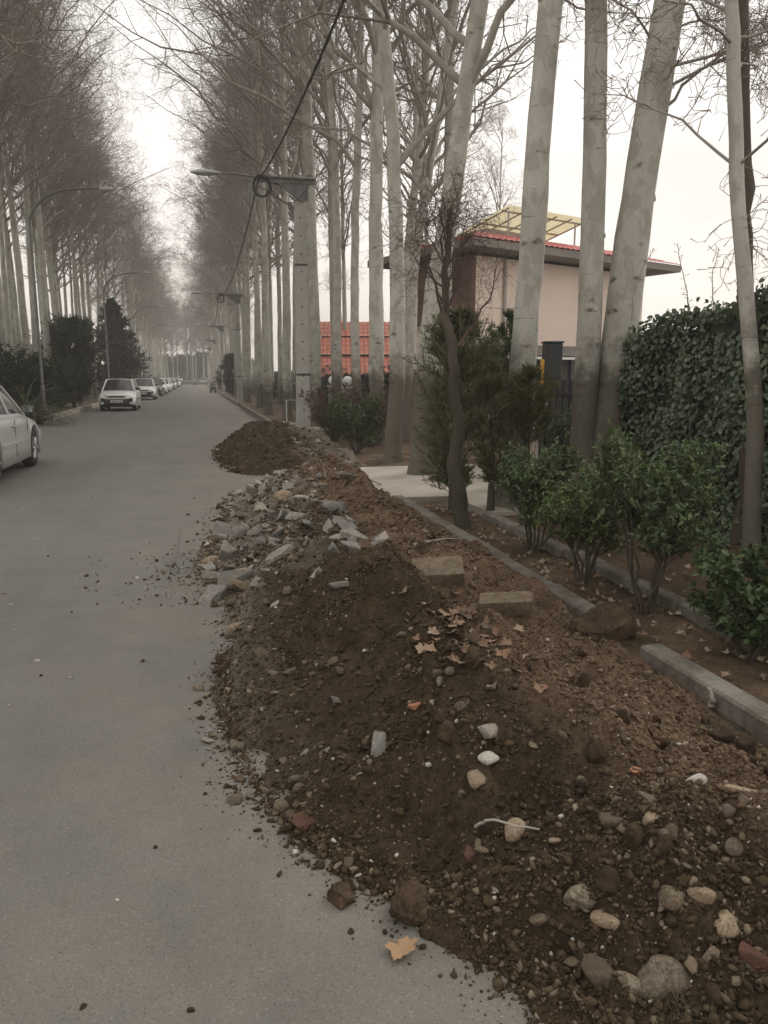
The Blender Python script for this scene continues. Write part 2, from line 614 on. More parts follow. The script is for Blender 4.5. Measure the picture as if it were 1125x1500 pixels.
def mat_bark(name, c0, c1, patch, foot_col=(0.070, 0.058, 0.038), foot_z=(0.3, 2.5), knots=True):
    """smooth pale plane bark: flaking patches, dark knots, darker brown foot with a ragged edge"""
    m, n, p = new_mat(name)
    f = noise(n, 3.0, 6, 0.6, stretch=(1, 1, 0.35), rnd=True)
    c = ramp(n, f, [(0.32, c0), (0.68, c1)])
    pt = ramp(n, noise(n, 5.0, 4, 0.55, stretch=(1, 1, 0.6), rnd=True), [(0.50, (0,) * 3), (0.56, (0.55,) * 3)])
    c = mix(n, pt, c, patch)
    fine = noise(n, 40, 4, 0.7, stretch=(1, 1, 0.4))
    c = mix(n, 1.0, c, ramp(n, fine, [(0.3, (0.9,) * 3), (0.7, (1.07,) * 3)]), 'MULTIPLY')
    if knots:
        vo = nd(n, 'ShaderNodeTexVoronoi')
        vo.inputs['Scale'].default_value = 3.2
        t = nd(n, 'ShaderNodeTexCoord')
        nz = nd(n, 'ShaderNodeTexNoise')
        nz.inputs['Scale'].default_value = 9
        nz.inputs['Detail'].default_value = 4
        n.links.new(t.outputs['Object'], nz.inputs['Vector'])
        sc_ = nd(n, 'ShaderNodeVectorMath', operation='MULTIPLY')
        sc_.inputs[1].default_value = (.22, .22, .10)
        n.links.new(nz.outputs['Color'], sc_.inputs[0])
        wv = nd(n, 'ShaderNodeVectorMath', operation='ADD')
        n.links.new(t.outputs['Object'], wv.inputs[0])
        n.links.new(sc_.outputs[0], wv.inputs[1])
        mq = nd(n, 'ShaderNodeMapping')
        mq.inputs['Scale'].default_value = (.8, .8, 1.7)
        n.links.new(wv.outputs[0], mq.inputs[0])
        n.links.new(mq.outputs[0], vo.inputs['Vector'])
        kk = ramp(n, vo.outputs['Distance'], [(0.06, (0.8,) * 3), (0.20, (0,) * 3)])
        c = mix(n, kk, c, (0.05, 0.042, 0.033))
        hb = ramp(n, noise(n, 4.0, 4, 0.6, stretch=(0.5, 0.5, 7)), [(0.63, (0,) * 3), (0.70, (0.6,) * 3)])
        c = mix(n, hb, c, (0.10, 0.09, 0.072))
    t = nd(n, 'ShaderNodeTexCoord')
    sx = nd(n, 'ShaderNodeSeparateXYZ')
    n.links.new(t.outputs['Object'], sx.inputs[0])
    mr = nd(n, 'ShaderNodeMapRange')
    mr.inputs['From Min'].default_value = foot_z[0]
    mr.inputs['From Max'].default_value = foot_z[1]
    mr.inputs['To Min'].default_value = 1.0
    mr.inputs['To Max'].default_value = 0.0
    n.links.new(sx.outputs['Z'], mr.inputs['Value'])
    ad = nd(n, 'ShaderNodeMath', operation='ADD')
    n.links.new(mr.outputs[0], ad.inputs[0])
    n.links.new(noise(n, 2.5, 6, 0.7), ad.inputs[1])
    foot_mask = ramp(n, ad.outputs[0], [(0.75, (0,) * 3), (1.25, (0.85,) * 3)])  # bark colour goes darker brown towards the ground, edge broken by noise
    c = mix(n, foot_mask, c, foot_col)
    n.links.new(c, p.inputs['Base Color'])
    p.inputs['Roughness'].default_value = 0.85
    p.inputs['Specular IOR Level'].default_value = 0.25
    bump(n, p, noise(n, 16, 6, 0.7, stretch=(1, 1, 0.5)), 0.5, 0.03)
    return m


def mat_brick(name, a, b, mortar, sx=1.0, h=0.065, wdt=0.22):
    m, n, p = new_mat(name)
    t = nd(n, 'ShaderNodeTexCoord')
    br = nd(n, 'ShaderNodeTexBrick')
    sp = nd(n, 'ShaderNodeSeparateXYZ')
    cb = nd(n, 'ShaderNodeCombineXYZ')
    ad = nd(n, 'ShaderNodeMath', operation='ADD')
    n.links.new(t.outputs['Object'], sp.inputs[0])
    n.links.new(sp.outputs['X'], ad.inputs[0])
    n.links.new(sp.outputs['Y'], ad.inputs[1])
    n.links.new(ad.outputs[0], cb.inputs[0])
    n.links.new(sp.outputs['Z'], cb.inputs[1])
    n.links.new(cb.outputs[0], br.inputs['Vector'])
    br.inputs['Scale'].default_value = 1
    br.inputs['Color1'].default_value = (*a, 1)
    br.inputs['Color2'].default_value = (*b, 1)
    br.inputs['Mortar'].default_value = (*mortar, 1)
    br.inputs['Brick Width'].default_value = wdt
    br.inputs['Row Height'].default_value = h
    br.inputs['Mortar Size'].default_value = 0.008
    c = mix(n, 1.0, br.outputs['Color'], ramp(n, noise(n, 2, 6), [(0.3, (0.75,) * 3), (0.7, (1.2,) * 3)]), 'MULTIPLY')
    n.links.new(c, p.inputs['Base Color'])
    p.inputs['Roughness'].default_value = 0.85
    bump(n, p, br.outputs['Fac'], -0.3, 0.01)
    return m


def glass(name, col=(0.02, 0.023, 0.022)):
    m, n, p = new_mat(name)
    n.links.new(ramp(n, noise(n, 2, 3), [(0.3, tuple(x * .8 for x in col)), (0.7, tuple(x * 1.3 for x in col))]), p.inputs['Base Color'])
    p.inputs['Roughness'].default_value = 0.06
    p.inputs['Specular IOR Level'].default_value = 0.6
    return m


def paint(name, col, rough=0.3):
    m, n, p = new_mat(name)
    d = ramp(n, noise(n, 2.5, 6, 0.7), [(0.4, (0,) * 3), (0.75, (0.35,) * 3)])
    n.links.new(mix(n, d, col, tuple(c * 0.6 + 0.06 * k for c, k in zip(col, (1.2, 1.0, .8)))), p.inputs['Base Color'])
    p.inputs['Roughness'].default_value = rough
    p.inputs['Coat Weight'].default_value = 0.4
    p.inputs['Coat Roughness'].default_value = 0.12
    return m


M = {}
M['asphalt'] = mat_asphalt()
M['heap'] = mat_soil('heap_soil')
M['soil'] = mat_soil('strip_soil', attr=False, k=1.15)
M['clod'] = mat_soil('clod_soil', attr=False, k=1.0)
M['earth'] = simple('earth', (0.06, 0.05, 0.035), 0.95, var=0.4, scale=1.5, b=0.4)
M['pebble'] = mat_stone('pebble', [(0.0, (0.075, 0.058, 0.040)), (0.3, (0.12, 0.095, 0.068)), (0.55, (0.165, 0.137, 0.10)), (0.75, (0.15, 0.11, 0.07)), (1.0, (0.25, 0.215, 0.16))], 9, dirt=0.9)
M['rubble'] = mat_stone('rubble', [(0.0, (0.15, 0.142, 0.125)), (0.5, (0.25, 0.24, 0.215)), (0.8, (0.28, 0.25, 0.205)), (1.0, (0.38, 0.36, 0.32))], 7, b=0.4, dirt=.4)
M['white_stone'] = mat_stone('white_stone', [(0, (0.46, 0.43, 0.38)), (1, (0.52, 0.49, 0.43))], 22, dirt=0.6)
M['tan_stone'] = mat_stone('tan_stone', [(0, (0.27, 0.20, 0.135)), (1, (0.36, 0.28, 0.19))], 12, dirt=0.7)
M['red_brick'] = mat_stone('red_brick', [(0, (0.12, 0.055, 0.038)), (1, (0.15, 0.07, 0.05))], 8, b=0.6, dirt=0.8)
M['pink_brick'] = mat_stone('pink_brick', [(0, (0.36, 0.16, 0.10)), (1, (0.38, 0.18, 0.12))], 8, b=0.3, dirt=0.3)
M['slab_stone'] = mat_stone('slab_stone', [(0, (0.19, 0.148, 0.10)), (1, (0.21, 0.163, 0.114))], 5, b=0.7, dirt=0.6)
M['gravel'] = attr_mat('gravel', 0.95, 0.3, 30, 0.2)
M['gravel'].node_tree.nodes['Principled BSDF'].inputs['Specular IOR Level'].default_value = 0.1
M['kerb'] = mat_kerb()
M['slab'] = mat_concrete('slab_concrete', (0.36, 0.32, 0.265), 0.3, 1.2)
M['pole'] = mat_concrete('pole_concrete', (0.37, 0.355, 0.315), 0.3, 1.5)
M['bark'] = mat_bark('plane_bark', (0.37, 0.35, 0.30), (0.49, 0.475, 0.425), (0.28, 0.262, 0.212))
M['bark_far'] = mat_bark('plane_bark_row', (0.33, 0.32, 0.27), (0.46, 0.45, 0.39), (0.26, 0.245, 0.195), foot_z=(0.0, 2.0))
M['bark_dark'] = mat_bark('dark_bark', (0.060, 0.048, 0.036), (0.12, 0.10, 0.078), (0.08, 0.065, 0.05), foot_col=(0.05, 0.043, 0.03), knots=False)
M['limb'] = simple('limb_bark', (0.27, 0.25, 0.21), 0.85, var=0.3, scale=3, rnd=True)
M['twig'] = simple('twig_bark', (0.25, 0.205, 0.175), 0.9, var=0.35, scale=1.2, rnd=True)
M['twig_red'] = simple('red_twig', (0.085, 0.055, 0.042), 0.9, var=0.3, scale=2)
M['stem'] = simple('shrub_stem', (0.075, 0.060, 0.045), 0.9, var=0.3, scale=12, b=0.3)
M['privet'] = attr_mat('evergreen_leaf', 0.7, 0.4, 14, trans=0.18)
M['ivy'] = attr_mat('ivy_leaf', 0.5, 0.2, 5, trans=0.1)
M['needle'] = attr_mat('conifer_spray', 0.75, 0.25, 5, trans=0.15)
M['dry_leaf'] = attr_mat('dry_leaf', 0.8, 0.3, 40, 0.3, 120, trans=0.1)
M['grass'] = attr_mat('grass_blade', 0.8, 0.2, 5, trans=0.15)
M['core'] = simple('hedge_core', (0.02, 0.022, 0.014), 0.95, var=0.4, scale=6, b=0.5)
M['pink_wall'] = simple('pink_render', (0.74, 0.61, 0.52), 0.9, var=0.06, scale=0.6, b=0.1)
M['pale_wall'] = simple('pale_render', (0.38, 0.34, 0.30), 0.9, var=0.12, scale=1, b=0.1)
M['brown_brick'] = mat_brick('brown_brick', (0.125, 0.062, 0.048), (0.165, 0.080, 0.060), (0.13, 0.09, 0.075))
M['grey_wall'] = mat_brick('grey_block', (0.16, 0.14, 0.115), (0.20, 0.17, 0.14), (0.12, 0.105, 0.09), h=0.1, wdt=0.3)
M['fascia'] = simple('grey_fascia', (0.20, 0.175, 0.15), 0.7, var=0.1, scale=2)
M['red_roof'] = simple('red_roof_tile', (0.42, 0.085, 0.075), 0.55, var=0.15, scale=3)
M['orange_roof'] = simple('orange_roof_tile', (0.42, 0.135, 0.085), 0.6, var=0.2, scale=3)
M['brown_roof'] = simple('brown_roof_tile', (0.15, 0.105, 0.075), 0.7, var=0.25, scale=4)
M['yellow'] = simple('yellow_sheet', (0.52, 0.44, 0.20), 0.5, var=0.12, scale=3)
m_, n_, p_ = new_mat('yellow_sheet_translucent')
p_.inputs['Base Color'].default_value = (.62, .54, .26, 1)
t_ = nd(n_, 'ShaderNodeBsdfTranslucent')
n_.links.new(ramp(n_, noise(n_, 3, 3), [(.3, (.66, .60, .38)), (.7, (.74, .68, .46))]), t_.inputs[0])
x_ = nd(n_, 'ShaderNodeMixShader')
x_.inputs[0].default_value = .75
n_.links.new(p_.outputs[0], x_.inputs[1])
n_.links.new(t_.outputs[0], x_.inputs[2])
n_.links.new(x_.outputs[0], n_.nodes['Material Output'].inputs[0])
M['yellow'] = m_
M['black'] = simple('black_paint', (0.012, 0.013, 0.015), 0.45, var=0.3, scale=6)
M['dark_metal'] = simple('dark_metal', (0.05, 0.05, 0.048), 0.5, 0.4, var=0.3, scale=5)
M['steel'] = simple('weathered_steel', (0.15, 0.148, 0.14), 0.55, 0.3, var=0.3, scale=5)
M['light_metal'] = simple('pale_metal', (0.42, 0.42, 0.40), 0.45, 0.3, var=0.12, scale=5)
M['cream'] = simple('cream_plate', (0.50, 0.48, 0.41), 0.6, var=0.12, scale=12)
M['sign_yellow'] = simple('orange_sign', (0.62, 0.30, 0.045), 0.55, var=0.12, scale=12)
M['white'] = simple('white_globe', (0.80, 0.80, 0.80), 0.35, var=0.04, scale=3)
M['cable'] = simple('black_cable', (0.018, 0.018, 0.018), 0.6, var=0.2, scale=4)
M['tyre'] = simple('tyre_rubber', (0.018, 0.018, 0.018), 0.85, var=0.3, scale=10)
M['rim'] = simple('wheel_rim', (0.42, 0.42, 0.41), 0.35, 0.6, var=0.1, scale=5)
M['glass'] = glass('car_glass')
M['lamp'] = simple('headlight_lens', (0.62, 0.62, 0.60), 0.15, 0.2, var=0.1, scale=20)
M['plastic'] = simple('black_plastic', (0.028, 0.028, 0.028), 0.65, var=0.25, scale=8)
M['plate'] = simple('white_plate', (0.66, 0.66, 0.63), 0.5, var=0.06, scale=10)
M['car_white'] = paint('white_car_paint', (0.66, 0.65, 0.62))
M['car_silver'] = paint('silver_car_paint', (0.40, 0.40, 0.39), 0.28)
M['car_grey'] = paint('grey_car_paint', (0.14, 0.14, 0.14))
M['car_dark'] = paint('dark_car_paint', (0.035, 0.035, 0.04))
M['mirror'] = simple('mirror_glass', (0.25, 0.26, 0.26), 0.08, 0.9, var=0.05, scale=3)

KERB_R, KERB_L = 2.17, -4.95     # road edges


# ------------------------------------------------------------------ soil heaps: height above the road
HK = np.array([  # y, left edge, crest x, crest h, height at the kerb
    (0.3, 1.25, 1.8, .16, .03), (0.9, 1.02, 1.70, .26, .03), (1.3, .82, 1.60, .33, .04), (1.68, .64, 1.45, .36, .04),
    (2.18, .30, 1.25, .34, .05), (2.6, .12, 1.15, .38, .05), (3.2, .04, 1.05, .42, .06), (3.7, .05, 1.00, .45, .10),
    (4.15, .15, 1.05, .44, .11), (4.6, .15, 1.2, .34, .13), (5.2, .14, 1.45, .28, .13), (5.9, .02, 1.50, .31, .13), (7.0, .10, 1.60, .38, .14),
    (8.0, .20, 1.68, .43, .13), (9.0, .30, 1.75, .45, .10), (9.8, .50, 1.75, .42, .05), (10.6, .85, 1.85, .28, .0),
    (11.2, 1.2, 1.9, .05, .0)])
HF = np.array([(11.3, 1.6, 2.0, .02, .0), (11.8, .75, 1.6, .10, .0), (12.3, .5, 1.45, .22, .05), (13.2, .40, 1.35, .38, .1), (14.5, .36, 1.35, .50, .2),
               (16.0, .33, 1.35, .50, .25), (17.2, .5, 1.4, .42, .25), (18.2, .8, 1.6, .26, .2), (18.9, 1.2, 1.8, .05, .0)])


def heap_env(x, y, K, xr):
    xl = np.interp(y, K[:, 0], K[:, 1]) + 0.13 * fbm(y * 2.3, y * 0 + 3.1, 5, 3) + 0.10 * fbm(y * 6, y * 0 + 8, 6, 3)
    xc = np.interp(y, K[:, 0], K[:, 2]) + 0.12 * fbm(y * 1.3, y * 0 + 1.1, 8, 3)
    h = np.interp(y, K[:, 0], K[:, 3], left=0, right=0)
    hr = np.interp(y, K[:, 0], K[:, 4], left=0, right=0)
    u = np.clip((x - xl) / (xc - xl), 0, 1)
    up = h * (1 - (1 - u) ** 1.6)
    v = np.clip((x - xc) / (xr - xc), 0, 1)
    dn = h + (hr - h) * (v * v * (3 - 2 * v)) ** 0.9
    e = np.where(x < xc, up, dn)
    return np.where(x < xl, -0.02 - 0.25 * np.clip(xl - x, 0, 1), e)


def heap_h(x, y, far=False):
    x, y = np.asarray(x, float), np.asarray(y, float)
    e = heap_env(x, y, HF if far else HK, 2.75 if far else 2.19)
    if not far:                                   # troughs between the separately tipped loads
        for y0, sl_, dp_, wd_ in ((2.02, -.10, .34, .17), (3.02, .30, .28, .15), (6.3, .5, .22, .25), (7.7, -.3, .20, .3)):
            dd = (y - y0 - sl_ * (x - 1.0) + .10 * fbm(x * 2.2, y * 2.2, 14, 2)) / wd_
            e = np.where(e > 0, e * (1 - dp_ * np.exp(-dd * dd)), e)
    k = np.clip(e / 0.12, 0, 1)
    h = e * (1 + 0.42 * fbm(x * 2.3, y * 2.3, 21, 3))
    h = h + k * (0.10 * fbm(x * 4.5, y * 4.5, 31, 3) - 0.05 * np.abs(fbm(x * 3.1 + 4, y * 3.1, 33, 2)) + .012) + (0.3 + 0.7 * k) * 0.042 * fbm(x * 11, y * 11, 41, 4)
    h = h + (0.4 + 0.6 * k) * (0.030 * np.abs(fbm(x * 30, y * 30, 51, 3)) + 0.009 * fbm(x * 80, y * 80, 61, 2))
    return h - 0.012


def heap_soil(x, y, far=False):
    """what soil lies where: r = dry reddish earth, g = grey broken concrete dust"""
    nz = fbm(x * 1.6, y * 1.2, 71, 4)
    if far:
        r = np.clip(0.12 + 0.3 * nz + (x - 1.9) * .5, 0, .6)
        g = np.clip((x - 1.75) * 1.2 + 0.7 * nz, 0, .75)
        return r, g
    xc = np.interp(y, HK[:, 0], HK[:, 2])
    xb = np.interp(y, [1.0, 1.4, 1.65, 1.9, 2.4, 2.9, 3.7, 4.3, 4.9, 5.6], [1.75, 1.42, 1.25, 1.17, 1.07, 1.12, 1.15, 1.06, .9, 1.0])
    r = np.clip((x - xb) * 3.2 + 0.15 + 0.8 * nz, 0, 1)
    edge = np.exp(-((x - np.interp(y, HK[:, 0], HK[:, 1])) / 0.22) ** 2) * np.clip((y - 2.3) * .8, 0, .8)
    g = np.clip(np.clip((y - 4.9) / 0.6, 0, 1) * np.clip((1.20 - x) * 1.6 + .15, 0, 1) * (0.75 + 0.7 * nz) + edge * (0.8 + nz), 0, .95)
    return r, g


def heap_mesh(far):
    if far:
        xs, ys = np.arange(-0.1, 2.75, 0.018), np.arange(11.2, 19.0, 0.03)
    else:
        xs = np.arange(-0.75, 2.19, 0.0085)
        ys = [0.55]
        while ys[-1] < 11.3:
            ys.append(ys[-1] + max(0.0075, ys[-1] * 0.0045))
        ys = np.array(ys)
    X, Y = np.meshgrid(xs, ys)
    H = heap_h(X, Y, far)
    r, g = heap_soil(X, Y, far)
    ny, nx = X.shape
    idx = np.arange(ny * nx).reshape(ny, nx)
    Q = np.stack([idx[:-1, :-1], idx[:-1, 1:], idx[1:, 1:], idx[1:, :-1]], -1).reshape(-1, 4)
    keep = (H.ravel()[Q] > -0.004).any(1)
    Q = Q[keep]
    used = np.unique(Q)
    mp_ = np.full(ny * nx, -1)
    mp_[used] = np.arange(len(used))
    mb = MB()
    V = np.stack([X, Y, H], -1).reshape(-1, 3)[used]
    mb.add(V, mp_[Q], col=np.stack([r, g, r * 0], -1).reshape(-1, 3)[used])
    return mb


tag(heap_mesh(False).build('soil_heap', M['heap']), 'long dark brown heap of dug soil and stones beside the kerb, filling the right foreground', 'soil heap', 'heaps of dug soil on the road')
tag(heap_mesh(True).build('soil_heap', M['heap']), 'smaller dark soil heap farther along the kerb, just before the concrete utility pole', 'soil heap', 'heaps of dug soil on the road')


def heap_hit(px, py):
    d = ray(px, py)
    t = np.linspace(0.8, 22, 6000)
    p = np.array([0, 0, EYE]) + d * t[:, None]
    h = np.maximum(0, np.maximum(heap_h(p[:, 0], p[:, 1]), heap_h(p[:, 0], p[:, 1], True)))
    i = np.argmax(p[:, 2] <= h)
    return p[i]


# ------------------------------------------------------------------ the setting
def sheet(name, x0, x1, y0, y1, z, mat, amp=0.0, sx=0.4, sy=0.4, freq=1.0, seed=3, kind='structure'):
    xs = np.linspace(x0, x1, max(2, int((x1 - x0) / sx) + 1))
    ys = np.linspace(y0, y1, max(2, int((y1 - y0) / sy) + 1))
    X, Y = np.meshgrid(xs, ys)
    Z = z + amp * fbm(X * freq, Y * freq, seed, 5)
    ny, nx = X.shape
    idx = np.arange(ny * nx).reshape(ny, nx)
    Q = np.stack([idx[:-1, :-1], idx[:-1, 1:], idx[1:, 1:], idx[1:, :-1]], -1).reshape(-1, 4)
    mb = MB()
    mb.add(np.stack([X, Y, Z], -1), Q)
    o = mb.build(name, mat)
    o['kind'] = kind
    return o


sheet('ground', -140, 140, -30, 330, -0.03, M['earth'], sx=20, sy=20)
sheet('road', KERB_L - .02, KERB_R + .03, -12, 300, 0.0, M['asphalt'], sx=1.5, sy=4)
sheet('planting_soil', 2.18, 2.90, 0.4, 8.45, 0.045, M['soil'], amp=0.03, sx=0.03, sy=0.03, freq=5)
sheet('verge', 2.90, 5.0, 0.4, 7.3, 0.05, M['soil'], amp=0.03, sx=0.06, sy=0.06, freq=4)
sheet('verge', 2.29, 9.0, 11.7, 60, 0.05, M['soil'], amp=0.035, sx=0.12, sy=0.2, freq=2.5)
sheet('verge', 2.29, 9.0, 60, 300, 0.05, M['soil'], amp=0.03, sx=0.5, sy=1, freq=2)
sheet('verge', -14, KERB_L - .12, 8, 300, 0.06, M['soil'], amp=0.04, sx=0.4, sy=0.8, freq=1.2)


def kerb(name, x0, x1, y0, y1, top, seg=0.75, skip=(), mat='kerb'):
    mb = MB()
    y = y0
    i = 0
    while y < y1 - 0.05:
        e = min(y + seg, y1)
        if i not in skip:
            a, b = rng.normal(0, .006, 2)
            rbox(mb, x0 + a, x1 + a, y + .004, e - .004, -0.05, top + b, 0.012)
        y = e
        i += 1
    o = mb.build(name, M[mat], smooth=False)
    o['kind'] = 'structure'
    return o


kerb('kerb', KERB_R + .02, KERB_R + .15, 0.45, 3.30, .135, .95)
kerb('kerb', KERB_R + .02, KERB_R + .15, 3.68, 8.5, .135, .8)
kerb('kerb', 2.86, 2.97, 0.45, 7.25, .125, .5)
kerb('kerb', KERB_R + .02, KERB_R + .17, 23.5, 38.5, .17, 1.0)
kerb('kerb', KERB_R + .02, KERB_R + .17, 41.5, 150, .17, 2.0)
kerb('kerb', KERB_L - .16, KERB_L, 27.5, 160, .19, 1.5, mat='slab')
mb = MB()
pts = [(2.19, 8.52), (2.92, 8.45), (2.98, 7.3), (5.35, 7.3), (5.35, 11.6), (2.19, 11.6)]
z0, z1 = -.04, .10
top = [(x, y, z1) for x, y in pts]
bot = [(x, y, z0) for x, y in pts]
V = top + bot
Q = [(i, (i + 1) % 6, (i + 1) % 6 + 6, i + 6) for i in range(6)]
mb.add(V, [tuple(reversed(q)) for q in Q] + [(0, 1, 4, 5)], T=[(1, 2, 3), (1, 3, 4)])
o = mb.build('driveway', M['slab'], smooth=False)
o['kind'] = 'structure'
mb = MB()
box(mb, 2.2, 3.6, 20.3, 23.4, -.03, .10)
o = mb.build('driveway', M['slab'], smooth=False)
o['kind'] = 'structure'


# ------------------------------------------------------------------ stones
def pebble_mesh(seed, sx, sy, sz, V0F0=ICO3, mat='pebble', rough=0.16):
    r = np.random.default_rng(seed)
    V, F = V0F0
    V = V.copy()
    d = np.zeros(len(V))
    for k in range(5):
        a = unit(r.normal(size=3))
        d += r.uniform(.4, 1) * np.sin(V @ a * r.uniform(1.2, 3.4) + r.uniform(0, 6))
    for k in range(r.integers(4, 8)):              # worn flats
        a = unit(r.normal(size=3))
        o_ = V @ a
        lim = r.uniform(.55, .85)
        V = V - np.where(o_ > lim, (o_ - lim) * .85, 0)[:, None] * a
    V = V * (1 + rough * d[:, None] / 1.5)
    V = np.sign(V) * np.abs(V) ** 0.92 * np.array([sx, sy, sz])
    mb = MB()
    mb.add(V, T=F)
    return mb.mesh('stone', M[mat])


def chunk_mesh(seed, sx, sy, sz, mat='rubble', n=16):
    """angular broken piece: hull of jittered corner points, chipped"""
    r = np.random.default_rng(seed)
    if n < 6:                                     # squared block, chipped at the corners
        P = []
        for x in (-1, 1):
            for y in (-1, 1):
                for z in (-1, 1):
                    c = np.array([x, y, z]) * r.uniform(.78, 1, 3)
                    P += [c, c * (r.uniform(.7, 1), r.uniform(.75, 1), 1)]
        P = np.array(P)
    else:                                         # irregular shard
        d = unit(r.normal(size=(n, 3)))
        P = np.sign(d) * np.abs(d) ** .6 * r.uniform(.7, 1.1, (n, 1))
        P[:, 2] *= np.where(P[:, 2] > 0, r.uniform(.5, 1), 1)
    V, F = hull(P * (sx, sy, sz))
    bm = bmesh.new()
    vs = [bm.verts.new(v) for v in V]
    for f in F:
        bm.faces.new([vs[i] for i in f])
    bmesh.ops.dissolve_limit(bm, angle_limit=R(14), verts=bm.verts[:], edges=bm.edges[:])
    bmesh.ops.bevel(bm, geom=bm.edges[:], offset=0.07 * min(sx, sy, sz), segments=1, affect='EDGES')
    bmesh.ops.triangulate(bm, faces=bm.faces[:])
    bmesh.ops.subdivide_edges(bm, edges=bm.edges[:], cuts=1, use_grid_fill=True)
    bmesh.ops.triangulate(bm, faces=bm.faces[:])
    for v in bm.verts:
        p = np.array(v.co[:])
        k = 0.05 * min(sx, sy, sz) * (math.sin(p[0] * 31 / sx + seed) + math.sin(p[1] * 17 / sy + 2 * seed) + math.sin(p[2] * 13 / sz))
        v.co += v.co.normalized() * k * .5
    me = bpy.data.meshes.new('chunk')
    bm.to_mesh(me)
    bm.free()
    me.materials.append(M[mat])
    return me


def put(name, me, loc, scale, rot, label, cat, group=None):
    o = bpy.data.objects.new(name, me)
    COL.objects.link(o)
    o.location = [float(a) for a in loc]
    o.scale = (scale,) * 3 if np.isscalar(scale) else scale
    o.rotation_euler = rot
    return tag(o, label, cat, group)


def clod_mesh(seed, s, base=None):
    r = np.random.default_rng(seed)
    V, F = base or ICO3
    V = V.copy()
    d = 0
    for k, f in enumerate((1.6, 2.5, 4, 6.5, 9, 12) + ((17, 24, 33, 44, 60) if base else ())):
        a = unit(r.normal(size=3))
        b = unit(r.normal(size=3))
        d = d + (0.16 / (1 + .55 * k)) * np.sin(V @ a * f + r.uniform(0, 6)) * np.cos(V @ b * f + r.uniform(0, 6))
    for k in range(6):
        a = unit(r.normal(size=3))
        o_ = V @ a
        V = V - np.maximum(o_ - r.uniform(.45, .75), 0)[:, None] * a * .9
    V = V * (1 + .8 * d[:, None]) * np.array([1.15, .95, .85]) * s
    mb = MB()
    mb.add(V, T=F)
    return mb.mesh('clod', M['clod'])


def px_size(p, px):
    return px / FPX * np.linalg.norm(np.array(p) - (0, 0, EYE)) / 2


